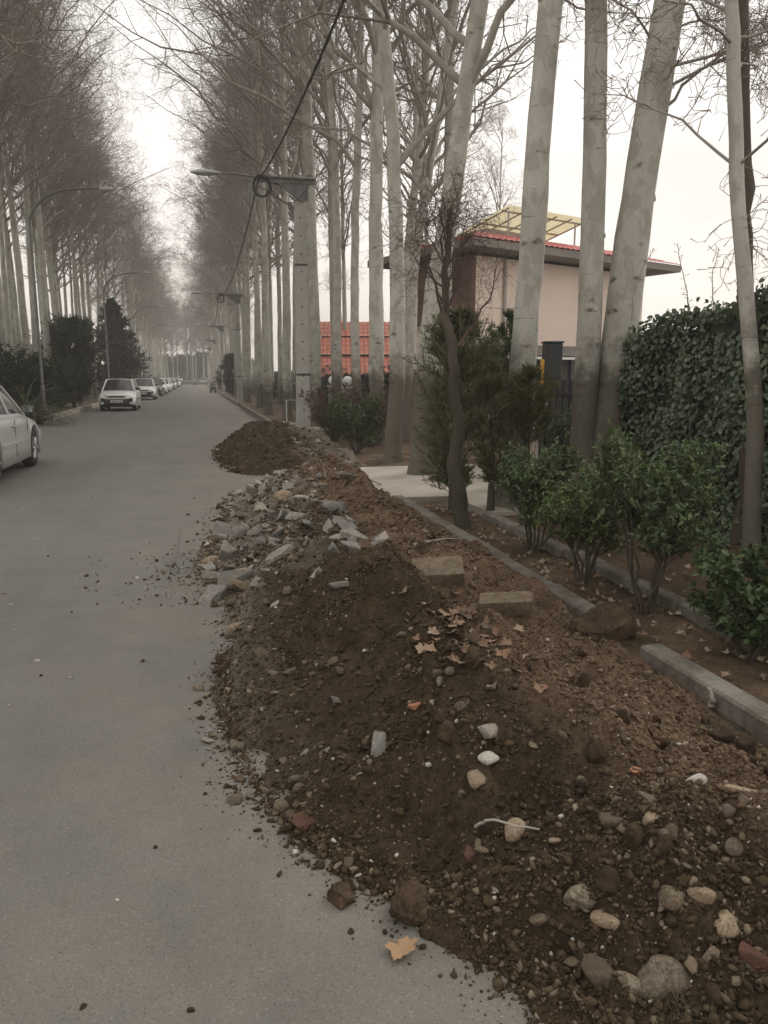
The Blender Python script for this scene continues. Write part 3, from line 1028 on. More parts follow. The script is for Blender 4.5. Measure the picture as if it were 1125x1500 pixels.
hero_xy = []
HERO = [
    # px, py, width px, kind, aspect(y,z), rz, name, label, category
    (445, 1203, 46, 'red_brick', (.85, .8), .3, 'brick_piece', 'broken red brick lump at the foot of the near soil heap, on the asphalt edge', 'brick'),
    (503, 1320, 46, 'clod', None, .3, 'soil_clod', 'fist sized brown clod lying on the asphalt left of the larger clod', 'clod'),
    (600, 1336, 62, 'clod', None, 1.3, 'soil_clod', 'largest brown clod at the heap foot, just above the dry leaf', 'clod'),
    (717, 1112, 33, 'white_stone', (.8, .35), .2, 'white_stone', 'bright white speckled flat stone on the dark middle of the near heap', 'stone'),
    (717, 1072, 36, 'rubble', (.9, .6), .8, 'rubble_stone', 'grey angular stone just above the bright white stone', 'stone'),
    (697, 1143, 25, 'tan_stone', (1.4, .8), .1, 'tan_pebble', 'tan oval pebble standing below the bright white stone', 'stone'),
    (757, 1217, 42, 'tan_stone', (.8, .7), .7, 'tan_stone', 'cracked tan stone on the lower slope of the near heap', 'stone'),
    (690, 1256, 36, 'red_brick', (.7, .6), 1.1, 'brick_piece', 'dusty reddish stone left of the cracked tan stone', 'brick'),
    (853, 1314, 58, 'pebble_l', (.55, .45), .1, 'long_pebble', 'long pale river pebble lying flat on the lower right heap', 'stone'),
    (1017, 1145, 31, 'white_stone', (.6, .4), .0, 'white_stone', 'oval white pebble on dry brown soil toward the kerb', 'stone'),
    (932, 1130, 20, 'pink_brick', (1, .5), .4, 'brick_piece', 'small orange brick chip on the right of the near heap', 'brick'),
    (955, 1197, 25, 'tan_stone', (.8, .7), .2, 'tan_pebble', 'yellowish round pebble below the oval white pebble', 'stone'),
    (812, 1231, 20, 'tan_stone', (.6, .5), .0, 'tan_pebble', 'small orange tan pebble right of the cracked tan stone', 'stone'),
    (885, 1432, 56, 'pebble_l', (.5, .5), 2.1, 'long_pebble', 'long tan cobble tilted in the cluster at the heap foot', 'stone'),
    (917, 1440, 44, 'pebble_l', (.5, .5), 2.3, 'long_pebble', 'narrow grey cobble in the cluster, next to the long tan cobble', 'stone'),
    (965, 1432, 58, 'pebble_d', (1.15, .7), 1.2, 'cobble', 'biggest dark round cobble beside the cobble cluster at the bottom', 'stone'),
    (892, 1347, 34, 'tan_stone', (1.2, .6), .9, 'tan_stone', 'brownish flat stone under the long pale river pebble', 'stone'),
    (985, 1312, 38, 'pebble_d', (1, .7), .4, 'cobble', 'dull brown rounded cobble right of the long pale river pebble', 'stone'),
    (1028, 1310, 36, 'tan_stone', (.55, .6), 2.4, 'tan_pebble', 'upright reddish tan pebble next to the dull brown cobble', 'stone'),
    (1066, 1350, 50, 'tan_stone', (.6, .6), .5, 'tan_stone', 'pale tan stone with a knob toward the lower right edge', 'stone'),
    (1108, 1412, 46, 'red_brick', (.8, .7), 2.0, 'brick_piece', 'mottled red and white broken brick at the lower right edge', 'brick'),
    (1085, 1160, 46, 'plank', (.2, .12), -.55, 'wood_splinter', 'pale splinter of wood lying near the kerb', 'wood'),
    (640, 842, 84, 'slab', (.72, .36), -.35, 'paving_block', 'large tan paving block lying on top of the heap', 'paving block'),
    (738, 888, 84, 'slab', (.42, .30), -.42, 'paving_block', 'half buried tan paving block between the first block and the kerb', 'paving block'),
    (886, 925, 84, 'clod', None, .4, 'soil_clod', 'big reddish earth clod tilted over the gap in the kerb', 'clod'),
    (762, 1230, 0, None, None, 0, '', '', ''),
    (416, 731, 40, 'tan_chunk', (.75, .8), .9, 'pale_boulder', 'cream boulder at the top of the grey rubble slope', 'stone'),
    (520, 803, 52, 'white_r', (.5, .3), -.6, 'concrete_piece', 'pale elongated concrete piece on the crest of the rubble', 'rubble'),
    (497, 790, 40, 'rubble', (.7, .6), .4, 'concrete_piece', 'blocky concrete piece left of the pale elongated piece', 'rubble'),
    (412, 815, 62, 'rubble', (.45, .4), .8, 'concrete_piece', 'long grey concrete slab piece tilted on the rubble slope', 'rubble'),
    (347, 918, 32, 'tan_stone', (.8, .7), .2, 'rounded_stone', 'round tan stone at the road edge below the rubble', 'stone'),
    (310, 823, 30, 'tan_stone', (.8, .7), .2, 'rounded_stone', 'round brown stone on the upper road edge of the rubble spill', 'stone'),
    (345, 845, 55, 'tan_chunk', (.5, .5), -.3, 'flat_stone', 'flat yellowish stone lying in the rubble spill', 'stone'),
    (355, 862, 48, 'brown_chunk', (.7, .6), .3, 'brown_stone', 'broad dark stone in front of the flat yellowish stone', 'stone'),
    (515, 703, 60, 'white_r', (.5, .2), .2, 'concrete_piece', 'thin pale slab on the far crest of the long heap', 'rubble'),
    (497, 858, 40, 'rubble', (.5, .4), .2, 'concrete_piece', 'grey slab piece at the lower edge of the rubble', 'rubble'),
    (325, 966, 22, 'clod', None, .2, 'soil_clod', 'dark clod on the asphalt edge beyond the near heap, upper of two', 'clod'),
    (332, 983, 32, 'clod', None, 2.2, 'soil_clod', 'dark crumbly clod on the asphalt edge, lower of two', 'clod'),
    (640, 985, 22, 'pebble_l', (.7, .6), .2, 'pale_pebble', 'pale round pebble on the dark crest below the leaf cluster', 'stone'),
    (608, 1035, 20, 'pink_brick', (.8, .7), .2, 'orange_pebble', 'orange brown pebble on the dark crest of the near heap', 'stone'),
    (693, 965, 36, 'clod', None, 1.0, 'soil_clod', 'dark clod just below the orange leaf cluster', 'clod'),
]
for i, (px, py, wpx, kd, asp, rz, nm, lb, ct) in enumerate(HERO):
    if kd is None:
        continue
    p = heap_hit(px, py)
    s = px_size(p, wpx)
    p = p + np.array([0, 0, s * (-.06 if kd in ('tan_stone', 'pebble_l', 'pebble_d') else .12)])
    hero_xy.append((p[0], p[1], s))
    rx, ry = rng.normal(0, .18, 2)
    if kd == 'clod':
        put(nm, clod_mesh(100 + i, s, ICO5), p, 1, (rx, ry, rz), lb, ct)
    elif kd in ('slab',):
        me = chunk_mesh(200 + i, 1, asp[0], asp[1], 'slab_stone', n=2)
        put(nm, me, p - np.array([0, 0, s * .05]), s, (R(14), R(-6), rz), lb, ct)
    elif kd == 'plank':
        put(nm, chunk_mesh(230 + i, 1, asp[0], asp[1], 'tan_stone', n=2), p, s, (.1, .1, rz), lb, ct)
    elif kd in ('rubble', 'white_r', 'red_brick', 'pink_brick', 'tan_chunk', 'brown_chunk'):
        me = chunk_mesh(300 + i, 1, asp[0], asp[1], {'white_r': 'rubble', 'tan_chunk': 'tan_stone', 'brown_chunk': 'slab_stone'}.get(kd, kd))
        put(nm, me, p, s, (rx, ry, rz), lb, ct)
    else:
        mt = {'pebble_l': 'pebble', 'pebble_d': 'pebble'}.get(kd, kd)
        put(nm, pebble_mesh(400 + i, 1, asp[0], asp[1], mat=mt), p, s, (rx, ry, rz), lb, ct)

# countable stones and rubble, copies of a few cut shapes
PEB = [pebble_mesh(i, 1, rng.uniform(.5, .88), rng.uniform(.32, .6), rough=.2) for i in range(12)]
CHK = [chunk_mesh(i + 30, 1, rng.uniform(.45, .85), rng.uniform(.18, .5), n=int(rng.integers(9, 15))) for i in range(14)]
CLD = [clod_mesh(i + 60, 1) for i in range(8)]


def slope_pts(n, y0, y1, fx0, fx1, power=1.0):
    out = []
    while len(out) < n:
        u = rng.random()
        y = y0 * (y1 / y0) ** u if power == 1 else y0 + (y1 - y0) * u
        xl = np.interp(y, HK[:, 0], HK[:, 1])
        x = xl + (2.12 - xl) * (fx0 + (fx1 - fx0) * rng.random())
        if all((x - a) ** 2 + (y - b) ** 2 > (s * 1.1) ** 2 for a, b, s in hero_xy):
            out.append((x, y))
    return np.array(out)


k = 0
for x, y in slope_pts(190, 0.95, 5.0, 0.0, .95):
    s = float(np.clip(rng.lognormal(math.log(.019), .38), .011, .040))
    z = max(0, float(heap_h(x, y))) + s * .22
    g = 'rounded stones bedded in the near heap'
    put('river_stone', PEB[k % 12], (x, y, z), s, (rng.normal(0, .35), rng.normal(0, .35), rng.uniform(0, 6.3)), 'dusty rounded stone bedded in the dark soil of the near heap', 'stone', g)
    k += 1
for x, y in slope_pts(258, 5.0, 10.3, -.05, .60, 2):
    s = float(np.clip(rng.lognormal(math.log(.062), .5), .024, .17))
    z = max(0, float(heap_h(x, y))) + s * .22
    put('rubble_chunk', CHK[k % 14], (x, y, z), s, (rng.normal(0, .45), rng.normal(0, .45), rng.uniform(0, 6.3)), 'grey broken concrete chunk in the rubble on the road side of the heap', 'rubble', 'broken concrete chunks of the rubble slope')
    k += 1
for x, y in slope_pts(62, 2.2, 5.3, -.05, .26):
    s = float(np.clip(rng.lognormal(math.log(.028), .45), .013, .07))
    z = max(0, float(heap_h(x, y))) + s * .2
    put('edge_stone', (CHK + PEB)[k % 26], (x, y, z), s, (rng.normal(0, .4), rng.normal(0, .4), rng.uniform(0, 6.3)), 'dusty stone lying along the road edge of the near dark heap', 'stone', 'stones along the road edge of the near heap')
    k += 1
for j in range(26):
    y = rng.uniform(12.2, 17.8)
    x = rng.uniform(1.75, 2.6)
    s = float(rng.uniform(.05, .13))
    put('rubble_chunk', CHK[k % 14], (x, y, max(0.02, float(heap_h(x, y, True))) + s * .25), s, (rng.normal(0, .4), rng.normal(0, .4), rng.uniform(0, 6.3)), 'pale rubble chunk along the kerb side of the farther soil heap', 'rubble', 'rubble chunks on the farther heap')
    k += 1
for x, y in slope_pts(150, 1.1, 8, 0.02, 1.0):
    s = float(np.clip(rng.lognormal(math.log(.024), .45), .013, .06))
    put('soil_clod', CLD[k % 8], (x, y, float(heap_h(x, y)) + s * .2), s, tuple(rng.uniform(0, 6, 3)), 'small crumbly brown clod resting on the near heap', 'clod', 'small clods on the near heap')
    k += 1


# gravel nobody could count: small stones and crumbs all over the heaps and their spill
def gravel(name, n, y0, y1, smin, smed, smax, far=False, spill=0.05, base=ICO1, kind='grit'):
    u = rng.random(n * 2)
    y = y0 * (y1 / y0) ** u
    K = HF if far else HK
    xl = np.interp(y, K[:, 0], K[:, 1])
    xr = 2.6 if far else 2.15
    f = rng.random(n * 2)
    x = xl + (xr - xl) * f
    sp = rng.random(n * 2) < 0.06
    x = np.where(sp, xl - rng.exponential(spill * np.where((y > 5) & (y < 6.8), 3.0, 1.0), n * 2) + .06, x)
    h = heap_h(x, y, far)
    keep = (fbm(x * 2.5, y * 2.5, 91, 3) + rng.normal(0, .35, n * 2) > -0.15) | sp
    x, y, h = x[keep][:n], y[keep][:n], h[keep][:n]
    n = len(x)
    s = np.clip(rng.lognormal(math.log(smed), .5, n), smin, smax)
    off = np.clip(xl[keep][:n] - x, 0, 2)
    s = s * np.where(off > .1, .7, 1)
    r, g = heap_soil(x, y, far)
    V0, F0 = base
    nv = len(V0)
    A = rng.normal(size=(n, 3, 3))
    q, _ = np.linalg.qr(A)
    S = np.stack([np.ones(n), rng.uniform(.5, .95, n), rng.uniform(.35, .75, n)], -1)
    jit = 1 + rng.normal(0, .17, (n, nv, 1))
    B = V0[None] * jit
    for c_ in range(5):                            # broken faces
        a = rand_unit(n)
        dd = np.einsum('nvk,nk->nv', B, a) - rng.uniform(.35, .8, (n, 1))
        B = B - np.maximum(dd, 0)[..., None] * a[:, None, :] * .9
    V = (B * S[:, None, :]) @ q * s[:, None, None]
    V[..., 2] *= .8
    V = V + np.stack([x, y, np.maximum(h, 0) + s * .25], -1)[:, None, :]
    F = (F0[None] + np.arange(n)[:, None, None] * nv).reshape(-1, 3)
    v = rng.random(n)[:, None]
    stone = np.array([.082, .058, .036]) * (1 - v) + np.array([.215, .172, .122]) * v ** 1.7
    soilc = np.array([.050, .0355, .0215]) * (1 - r[:, None]) + np.array([.125, .083, .053]) * r[:, None]
    isst = (rng.random(n) < 0.22 + .6 * g)[:, None]
    col = np.where(isst, stone, soilc * rng.uniform(.7, 1.4, (n, 1)))
    col = np.where(isst & (rng.random(n) < .03)[:, None], np.array([.38, .35, .30]), col)
    mb = MB()
    mb.add(V.reshape(-1, 3), T=F, col=np.repeat(col, nv, 0))
    o = mb.build(name, M['gravel'])
    tag(o, None, None, None, 'stuff')
    return o


tag(gravel('gravel', 80000, 0.75, 7, .0025, .0058, .022), 'fine gravel and crumbs strewn over the near heap and its edge', 'gravel')
tag(gravel('gravel', 4200, 0.8, 8, .007, .0105, .022, base=ICO2), 'coarse gravel and small pebbles bedded all over the near heap', 'gravel')
tag(gravel('gravel', 16000, 5.5, 11, .006, .010, .035), 'soil crumbs over the far part of the long heap', 'gravel')
tag(gravel('gravel', 4500, 4.9, 10.8, .010, .019, .045, base=ICO1, spill=.10), 'grey rubble crumbs along the road side of the heap', 'gravel')
tag(gravel('gravel', 6000, 11.7, 18.4, .010, .018, .055, far=True), 'crumbs and stones over the farther soil heap', 'gravel')


# ------------------------------------------------------------------ fallen plane leaves
def leaf_geo(seed, curl=0.25):
    r = np.random.default_rng(seed)
    half = [(0, 1.08), (9, .88), (15, .90), (21, .74), (27, .66), (33, .76), (39, .84), (46, .82), (54, 1.0), (60, .80), (67, .82), (75, .66), (84, .56), (93, .64),
            (102, .64), (112, .78), (120, .60), (134, .54), (150, .36), (166, .20)]
    key = [(-a_, q_) for a_, q_ in reversed(half[1:])] + half
    a = np.array([R(k[0]) for k in key])
    q = np.array([k[1] for k in key]) * r.uniform(.92, 1.08, len(key))
    V = [(0, 0, 0)]
    for f in (.5, 1.0):
        for t, rr in zip(a, q):
            x, y = rr * f * math.sin(t), rr * f * math.cos(t)
            z = curl * (f * rr) ** 2 * (0.6 + 0.8 * math.sin(2 * t + seed)) + .03 * math.sin(9 * t)
            V.append((x, y, z))
    n = len(key)
    T = [(0, i + 2, i + 1) for i in range(n - 1)]
    Q = [(1 + i, 2 + i, 2 + i + n, 1 + i + n) for i in range(n - 1)]
    stem = [(0, 0, 0.0), (.02, -.3, .03), (.06, -.62, .02)]
    return np.array(V), T, Q, np.array(stem)


def leaf_mesh(seed, curl, col):
    V, T, Q, st = leaf_geo(seed, curl)
    mb = MB()
    c = np.array(col)
    mb.add(V, Q, T, col=c)
    tubes(mb, st, .022, 4, col=c * .7)
    return mb.mesh('fallen_leaf', M['dry_leaf'])


LEAF = [leaf_mesh(i, cu, c) for i, (cu, c) in enumerate([(.25, (.25, .165, .105)), (.5, (.20, .125, .08)), (.65, (.15, .105, .072)), (.35, (.31, .225, .155)), (.55, (.23, .13, .08))])]
p = heap_hit(585, 1391)
put('fallen_leaf', leaf_mesh(9, .38, (.34, .215, .12)), (p[0], p[1], max(0, p[2]) + .012), .058, (R(3), R(-4), R(205)), 'big dry lobed leaf lying alone on the asphalt at the heap foot', 'leaf')
for i in range(60):
    px, py = 678 + rng.normal(0, 26), 922 + rng.normal(0, 26)
    p = heap_hit(px, py)
    put('fallen_leaf', LEAF[i % 5], p + np.array([0, 0, .012 + .008 * rng.random()]), rng.uniform(.026, .046), (rng.normal(0, .4), rng.normal(0, .4), rng.uniform(0, 6.3)),
        'orange brown dry leaf in the cluster on top of the near heap', 'leaf', 'dry leaves clustered on the heap')
for i, (px, py) in enumerate([(768, 965), (755, 985), (700, 975), (790, 1010), (742, 948), (640, 940), (600, 905), (835, 1000), (1005, 965), (985, 985), (1080, 1010), (590, 870), (720, 1010)]):
    p = heap_hit(px, py)
    put('fallen_leaf', LEAF[(i * 2 + 3) % 5], p + np.array([0, 0, .012]), rng.uniform(.025, .042), (rng.normal(0, .4), rng.normal(0, .4), rng.uniform(0, 6.3)),
        'pale dry leaf scattered on the reddish soil between leaf cluster and kerb', 'leaf', 'dry leaves scattered on the reddish soil')
# leaf litter under the shrubs
mb = MB()
for i in range(420):
    if i < 260:
        x, y, z = rng.uniform(2.32, 2.84), rng.uniform(1.8, 8.3), .07
    else:
        x, y, z = rng.uniform(3.0, 4.6), rng.uniform(2, 7), .075
    V, T, Q, st = leaf_geo(int(i % 23), rng.uniform(.3, 1.0))
    E_ = Matrix.Rotation(rng.uniform(0, 6.3), 3, 'Z') @ Matrix.Rotation(rng.normal(0, .35), 3, 'X')
    V = (V * rng.uniform(.018, .036)) @ np.array(E_).T + (x, y, z)
    c = np.array([(.20, .13, .085), (.27, .19, .13), (.14, .095, .065), (.33, .26, .19)][i % 4])
    mb.add(V, Q, T, col=c)
tag(mb.build('leaf_litter', M['dry_leaf']), 'dry brown leaf litter on the soil under the shrubs', 'leaf litter', kind='stuff')

# pale scraps on the asphalt
SCR = [chunk_mesh(500 + i, 1, .7, .14, 'rubble' if i else 'white_stone', n=4) for i in range(4)]
for i, (px, py, wd) in enumerate([(55, 968, 11), (103, 993, 12), (135, 728, 6), (198, 721, 6), (33, 745, 4), (26, 779, 5), (117, 800, 5), (128, 797, 5), (66, 800, 4), (75, 862, 5), (16, 886, 9),
                                  (8, 902, 8), (22, 922, 4), (60, 942, 6), (13, 1034, 9), (112, 1050, 4), (172, 1319, 8), (122, 741, 5), (183, 765, 5), (62, 888, 4), (100, 950, 4), (210, 640, 5), (240, 650, 4), (80, 690, 4)]):
    p = ground(px, py)
    put('paper_scrap' if i < 2 else 'stone_chip', SCR[i % 4], p + np.array([0, 0, .002]), px_size(p, wd) * .75, (0, 0, rng.uniform(0, 6)),
        ['white scrap on the asphalt, the farther of the two large ones', 'white scrap on the asphalt, the nearer of the two large ones'][i] if i < 2 else 'tiny pale stone chip lying on the open asphalt',
        'litter' if i < 2 else 'stone chip', None if i < 2 else 'pale chips on the asphalt')
for i, (px, py, wd) in enumerate([(209, 969, 7), (60, 990, 5), (375, 1217, 9), (514, 1365, 9), (620, 1388, 9), (227, 1242, 6), (122, 1475, 9), (280, 1480, 9), (300, 1022, 7), (330, 960, 9)]):
    p = ground(px, py)
    put('soil_crumb', CLD[i % 4], p + np.array([0, 0, .002]), px_size(p, wd), (0, 0, rng.uniform(0, 6)), 'small dark crumb of soil lying loose on the asphalt', 'clod', 'soil crumbs on the asphalt')


# ------------------------------------------------------------------ trees
def spawn(P, Rr, m, s0, s1, lf, ang, k, up=0.0, curl=0.0, rr=0.6, rmin=.0012, jit=.05, rtip=.35, radial=None):
    """grow m children per polyline of P; returns their points and radii"""
    n, k0, _ = P.shape
    s = rng.random((n, m)) * (s1 - s0) + s0
    f = s * (k0 - 1)
    i0 = np.clip(f.astype(int), 0, k0 - 2)
    fr = (f - i0)[..., None]
    ii = np.arange(n)[:, None]
    p = P[ii, i0] * (1 - fr) + P[ii, i0 + 1] * fr
    t = unit(P[ii, i0 + 1] - P[ii, i0])
    r0 = Rr[ii, i0] * (1 - fr[..., 0]) + Rr[ii, i0 + 1] * fr[..., 0]
    perp = rng.normal(size=(n, m, 3))
    perp -= (perp * t).sum(-1, keepdims=True) * t
    perp = unit(perp)
    a = rng.uniform(*ang, size=(n, m, 1))
    d = t * np.cos(a) + perp * np.sin(a)
    d[..., 2] += up
    d = unit(d).reshape(-1, 3)
    p = p.reshape(-1, 3)
    L = (lf(s) * rng.uniform(.65, 1.25, (n, m))).reshape(-1)
    u = np.linspace(0, 1, k)
    Q = p[:, None, :] + d[:, None, :] * (L[:, None] * u[None])[..., None]
    Q[..., 2] += (curl * L)[:, None] * u[None] ** 2
    side = unit(np.cross(d, rng.normal(size=d.shape)))
    Q += side[:, None, :] * ((L * rng.normal(0, jit * 2, L.shape))[:, None] * np.sin(u * np.pi)[None])[..., None]
    Q[:, 1:] += rng.normal(0, 1, Q[:, 1:].shape) * (jit * .35 * L)[:, None, None]
    rb = np.maximum(r0.reshape(-1) * rr, rmin)
    Rn = rb[:, None] * (1 + (rtip - 1) * u[None])
    return Q, np.maximum(Rn, rmin * .7)


def wobble_path(pts, k, seed, amp):
    r = np.random.default_rng(seed)
    pts = np.array(pts, float)
    d = np.concatenate([[0], np.cumsum(np.linalg.norm(np.diff(pts, axis=0), axis=1))])
    u = np.linspace(0, d[-1], k)
    P = np.stack([np.interp(u, d, pts[:, a]) for a in range(3)], -1)
    for it in range(2):                       # soften the corners
        P[1:-1] = .25 * P[:-2] + .5 * P[1:-1] + .25 * P[2:]
    w = np.cumsum(r.normal(0, 1, (k, 2)), 0)
    w = w - np.linspace(0, 1, k)[:, None] * w[-1]
    P[:, :2] += w * amp
    return P


def grow_tree(seed, path, r0, rtop, nl, zl, llen, lel=(35, 65), lod=1, bias=None, n2=10, n3=8, n4=3, flare=.45, twig_r=.0016, amp=.012, low=0, sub_len=1.0, bulge=1.0, sweep=-0.30, lk=1.0):
    """trunk mesh and crown mesh of one bare tree standing at the origin of its path"""
    global rng
    keep = rng
    rng = np.random.default_rng(seed)
    path = np.array(path, float)
    k = 40 if lod else 22
    P = wobble_path(path, k, seed, amp)
    z = P[:, 2]
    u = (z - z[0]) / (z[-1] - z[0])
    Rr = r0 + (rtop - r0) * u ** 0.9
    Rr = Rr * (1 + flare * np.exp(-(z - z[0]) / .28)) * (1 + rng.normal(0, .025, k))
    tb, cb = MB(), MB()
    tubes(tb, P, Rr, 14 if lod else 8)
    if lod:                                   # knots and pruned stubs
        nk = 26
        for j in range(nk):
            i = rng.integers(2, k - 8)
            a = rng.uniform(0, 6.28)
            d = np.array([math.cos(a), math.sin(a), rng.uniform(.0, .5)])
            c = P[i] + d * Rr[i] * .85
            s = Rr[i] * rng.uniform(.14, .30)
            V, F = ICO1
            tb.add(V * s * np.array([1, 1, 1.2]) + c, T=F)
    # limbs
    H = z[-1] - z[0]
    t = np.sort(rng.uniform(0, 1, nl)) ** .9
    zz = zl + (H * .97 - zl) * t
    az = np.arange(nl) * 2.399 + rng.normal(0, .4, nl)
    if bias is not None:
        tow = rng.random(nl) < .5
        az = np.where(tow, bias + rng.normal(0, .55, nl), az)
    el = np.radians(rng.uniform(*lel, nl) + 12 * t)
    L = llen * (1 - .68 * t) * rng.uniform(.7, 1.2, nl)
    if bias is not None:
        L = np.where(tow, L * 1.18, L * .85)
    if low:
        L[:low] *= .55
    kk = 9
    s = np.linspace(0, 1, kk)
    base = np.stack([np.interp(zz + z[0], z, P[:, a]) for a in range(3)], -1)
    rb = np.interp(zz + z[0], z, Rr)
    e = el[:, None] + (s[None] - .2) * rng.normal(sweep, .3, (nl, 1))
    st = np.stack([np.cos(az)[:, None] * np.cos(e), np.sin(az)[:, None] * np.cos(e), np.sin(e)], -1) * (L / (kk - 1))[:, None, None]
    st[:, 0] = 0
    Q = base[:, None, :] + np.cumsum(st, 1)
    Q[:, 1:] += rng.normal(0, .025, (nl, kk - 1, 3)) * L[:, None, None] * .6
    lr = lk * np.minimum(rb * .55, .012 + .013 * L)[:, None] * (1 - .82 * s[None])
    tubes(cb, Q, lr, 6 if lod else 4, mi=0)
    P2, R2 = spawn(Q, lr, n2, .25, 1.0, lambda q: sub_len * (1.45 - .65 * q) * np.clip(L, .8, 4)[:, None] / 3.0, (R(28), R(72)), 5, up=.12, curl=-.02, rr=.55, rmin=.004, rtip=.3, jit=.10)
    tubes(cb, P2, R2, 4 if lod else 3, mi=1)
    P3, R3 = spawn(P2, R2, n3, .15, 1.0, lambda q: sub_len * (.62 - .25 * q), (R(30), R(85)), 5, up=.05, curl=-.10, rr=.6, rmin=twig_r * 1.5, rtip=.4, jit=.16)
    tubes(cb, P3, R3, 3, mi=1)
    if n4:
        P4, R4 = spawn(P3, R3, n4, .25, 1.0, lambda q: sub_len * (.26 + 0 * q), (R(35), R(95)), 3, up=.02, curl=.0, rr=.7, rmin=twig_r, rtip=.7, jit=.15)
        R4 = R4 * np.array([1, .9, 1.7 * bulge])[None]
        tubes(cb, P4, R4, 3, mi=1)
    rng = keep
    return tb, cb


TREES = []
for i in range(5):                            # near kind, full twig detail
    r = np.random.default_rng(40 + i)
    H = 18.0 + r.uniform(-1, 2)
    lean = r.normal(0, .5, 2)
    tb, cb = grow_tree(40 + i, [(0, 0, -.15), (lean[0] * .3, lean[1] * .3, 6), (lean[0], lean[1], H)], .155, .03, 26, 7.0 + r.uniform(-.6, 1), 6.2, lel=(35, 68), n2=8, n3=5, n4=3, low=2, bias=0, sub_len=1.2, twig_r=.0026)
    TREES.append((tb.mesh('trunk', M['bark_far']), cb.mesh('crown', [M['limb'], M['twig']])))
FAR = []
for i in range(4):                            # distant kind, fewer and thicker twigs
    r = np.random.default_rng(60 + i)
    H = 17.5 + r.uniform(-1, 2)
    lean = r.normal(0, .5, 2)
    tb, cb = grow_tree(60 + i, [(0, 0, -.15), (lean[0] * .3, lean[1] * .3, 6), (lean[0], lean[1], H)], .155, .03, 26, 6.6, 6.4, lel=(35, 68), lod=0, n2=8, n3=8, n4=0, twig_r=.0045, low=3, bias=0, sub_len=1.2)
    FAR.append((tb.mesh('trunk', M['bark_far']), cb.mesh('crown', [M['limb'], M['twig']])))


def plant_tree(x, y, lab, grp, far=False, sc=None):
    me = (FAR if far else TREES)[rng.integers(0, 4 if far else 5)]
    t = thing('plane_tree', lab, 'tree', (x, y, .05), (0 if x < 0 else math.pi) + rng.normal(0, .6), grp)
    s = sc or rng.uniform(.85, 1.15)
    t.scale = (s * rng.uniform(.85, 1.25),) * 2 + (s,)
    for nm, m in (('trunk', me[0]), ('crown', me[1])):
        o = bpy.data.objects.new(nm, m)
        COL.objects.link(o)
        o.parent = t
    return t


def row(x0, x1, y0, y1, step, lab, grp, farfrom=62):
    y = y0
    i = 0
    while y < y1:
        far = y > farfrom
        plant_tree(x0 + (x1 - x0) * (i % 2) + rng.normal(0, .22), y + rng.normal(0, .3), lab, grp, far)
        y += step * rng.uniform(.8, 1.2) * (1.0 if y < 90 else 1.5)
        i += 1


row(-6.6, -8.2, 24, 60, 1.2, 'bare pale barked plane tree in the near dense row along the left kerb', 'plane trees of the near left row')
row(-6.1, -7.9, 61, 178, 2.6, 'bare plane tree far down the left side of the avenue', 'plane trees of the far left row')
row(3.2, 4.9, 22, 60, 1.8, 'slender pale plane tree in the row behind the utility pole on the right', 'plane trees of the near right row')
row(3.2, 4.9, 61, 178, 2.6, 'bare plane tree far down the right side of the avenue', 'plane trees of the far right row')
for i in range(39):
    plant_tree(-12 + 2.0 * (i % 13) + rng.normal(0, .5), 182 + 8 * (i // 13) + rng.normal(0, 4), 'hazy bare tree closing the far end of the avenue', 'trees at the end of the avenue', True, 1.0)
for x, y in ((8.5, 30), (10.5, 36), (7.5, 38), (13, 42), (9, 46), (18, 44)):
    plant_tree(x, y, 'bare tree in the gardens behind the red roofed house', 'trees behind the right hand houses', y > 40)


plant_tree(5.9, 17.6, 'bare tree hidden behind the large leaning plane tree before the brick wall', None, False, 1.05)


def hero_tree(name, pix, Y, r0, H, lab, mats, rtop=.05, Xs=0.0, **kw):
    """trunk drawn through photo points at one distance, extended to height H"""
    pts = [atY(px, py, Y) for px, py in pix]
    b = pts[0].copy()
    b[2] = .0
    path = [b * (1, 1, 0) + (0, 0, -.1)] + pts[1:]
    d = (path[-1] - path[-2]) / (path[-1][2] - path[-2][2])
    path.append(path[-1] + d * (H - path[-1][2]))
    path = np.array(path)
    o = b * (1, 1, 0)
    path = path - o
    tb, cb = grow_tree(kw.pop('seed'), path, r0, rtop, kw.pop('nl'), kw.pop('zl'), kw.pop('llen'), **kw)
    t = thing(name, lab, 'tree', o)
    tb.build('trunk', mats[0], t)
    cb.build('crown', [mats[1], mats[2]], t)
    return t


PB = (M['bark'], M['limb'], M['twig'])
LOW = dict(n2=7, n3=5, n4=3, twig_r=.0022, lod=1)
hero_tree('plane_tree', [(575, 672), (583, 450), (576, 200), (560, 0)], 12.6, .150, 15, 'slim plane tree rising behind the low green bush, straight and pale', PB, seed=101, nl=22, zl=4.6, llen=3.4, **LOW)
hero_tree('plane_tree', [(553, 650), (551, 450), (550, 200), (548, 0)], 16.0, .185, 17, 'thick straight plane tree just left of the slim one by the low bush', PB, seed=102, nl=26, zl=6.2, llen=6, bias=R(180), **LOW)
hero_tree('plane_tree', [(521, 640), (521, 400), (527, 200), (532, 0)], 19, .13, 16, 'thin plane tree in front of the distant red roof, second from the utility pole', PB, seed=103, nl=26, zl=6.4, llen=6, bias=R(180), **LOW)
hero_tree('plane_tree', [(492, 640), (490, 400), (484, 200), (468, 0)], 19.6, .13, 16, 'thin plane tree right beside the concrete utility pole', PB, seed=104, nl=28, zl=6.4, llen=6.5, bias=R(180), **LOW)
hero_tree('plane_tree', [(592, 640), (604, 400), (640, 190), (668, 0)], 17, .14, 16, 'thin plane tree leaning right between the slim tree and the brown brick house', PB, seed=105, nl=24, zl=5.2, llen=3.8, **LOW)
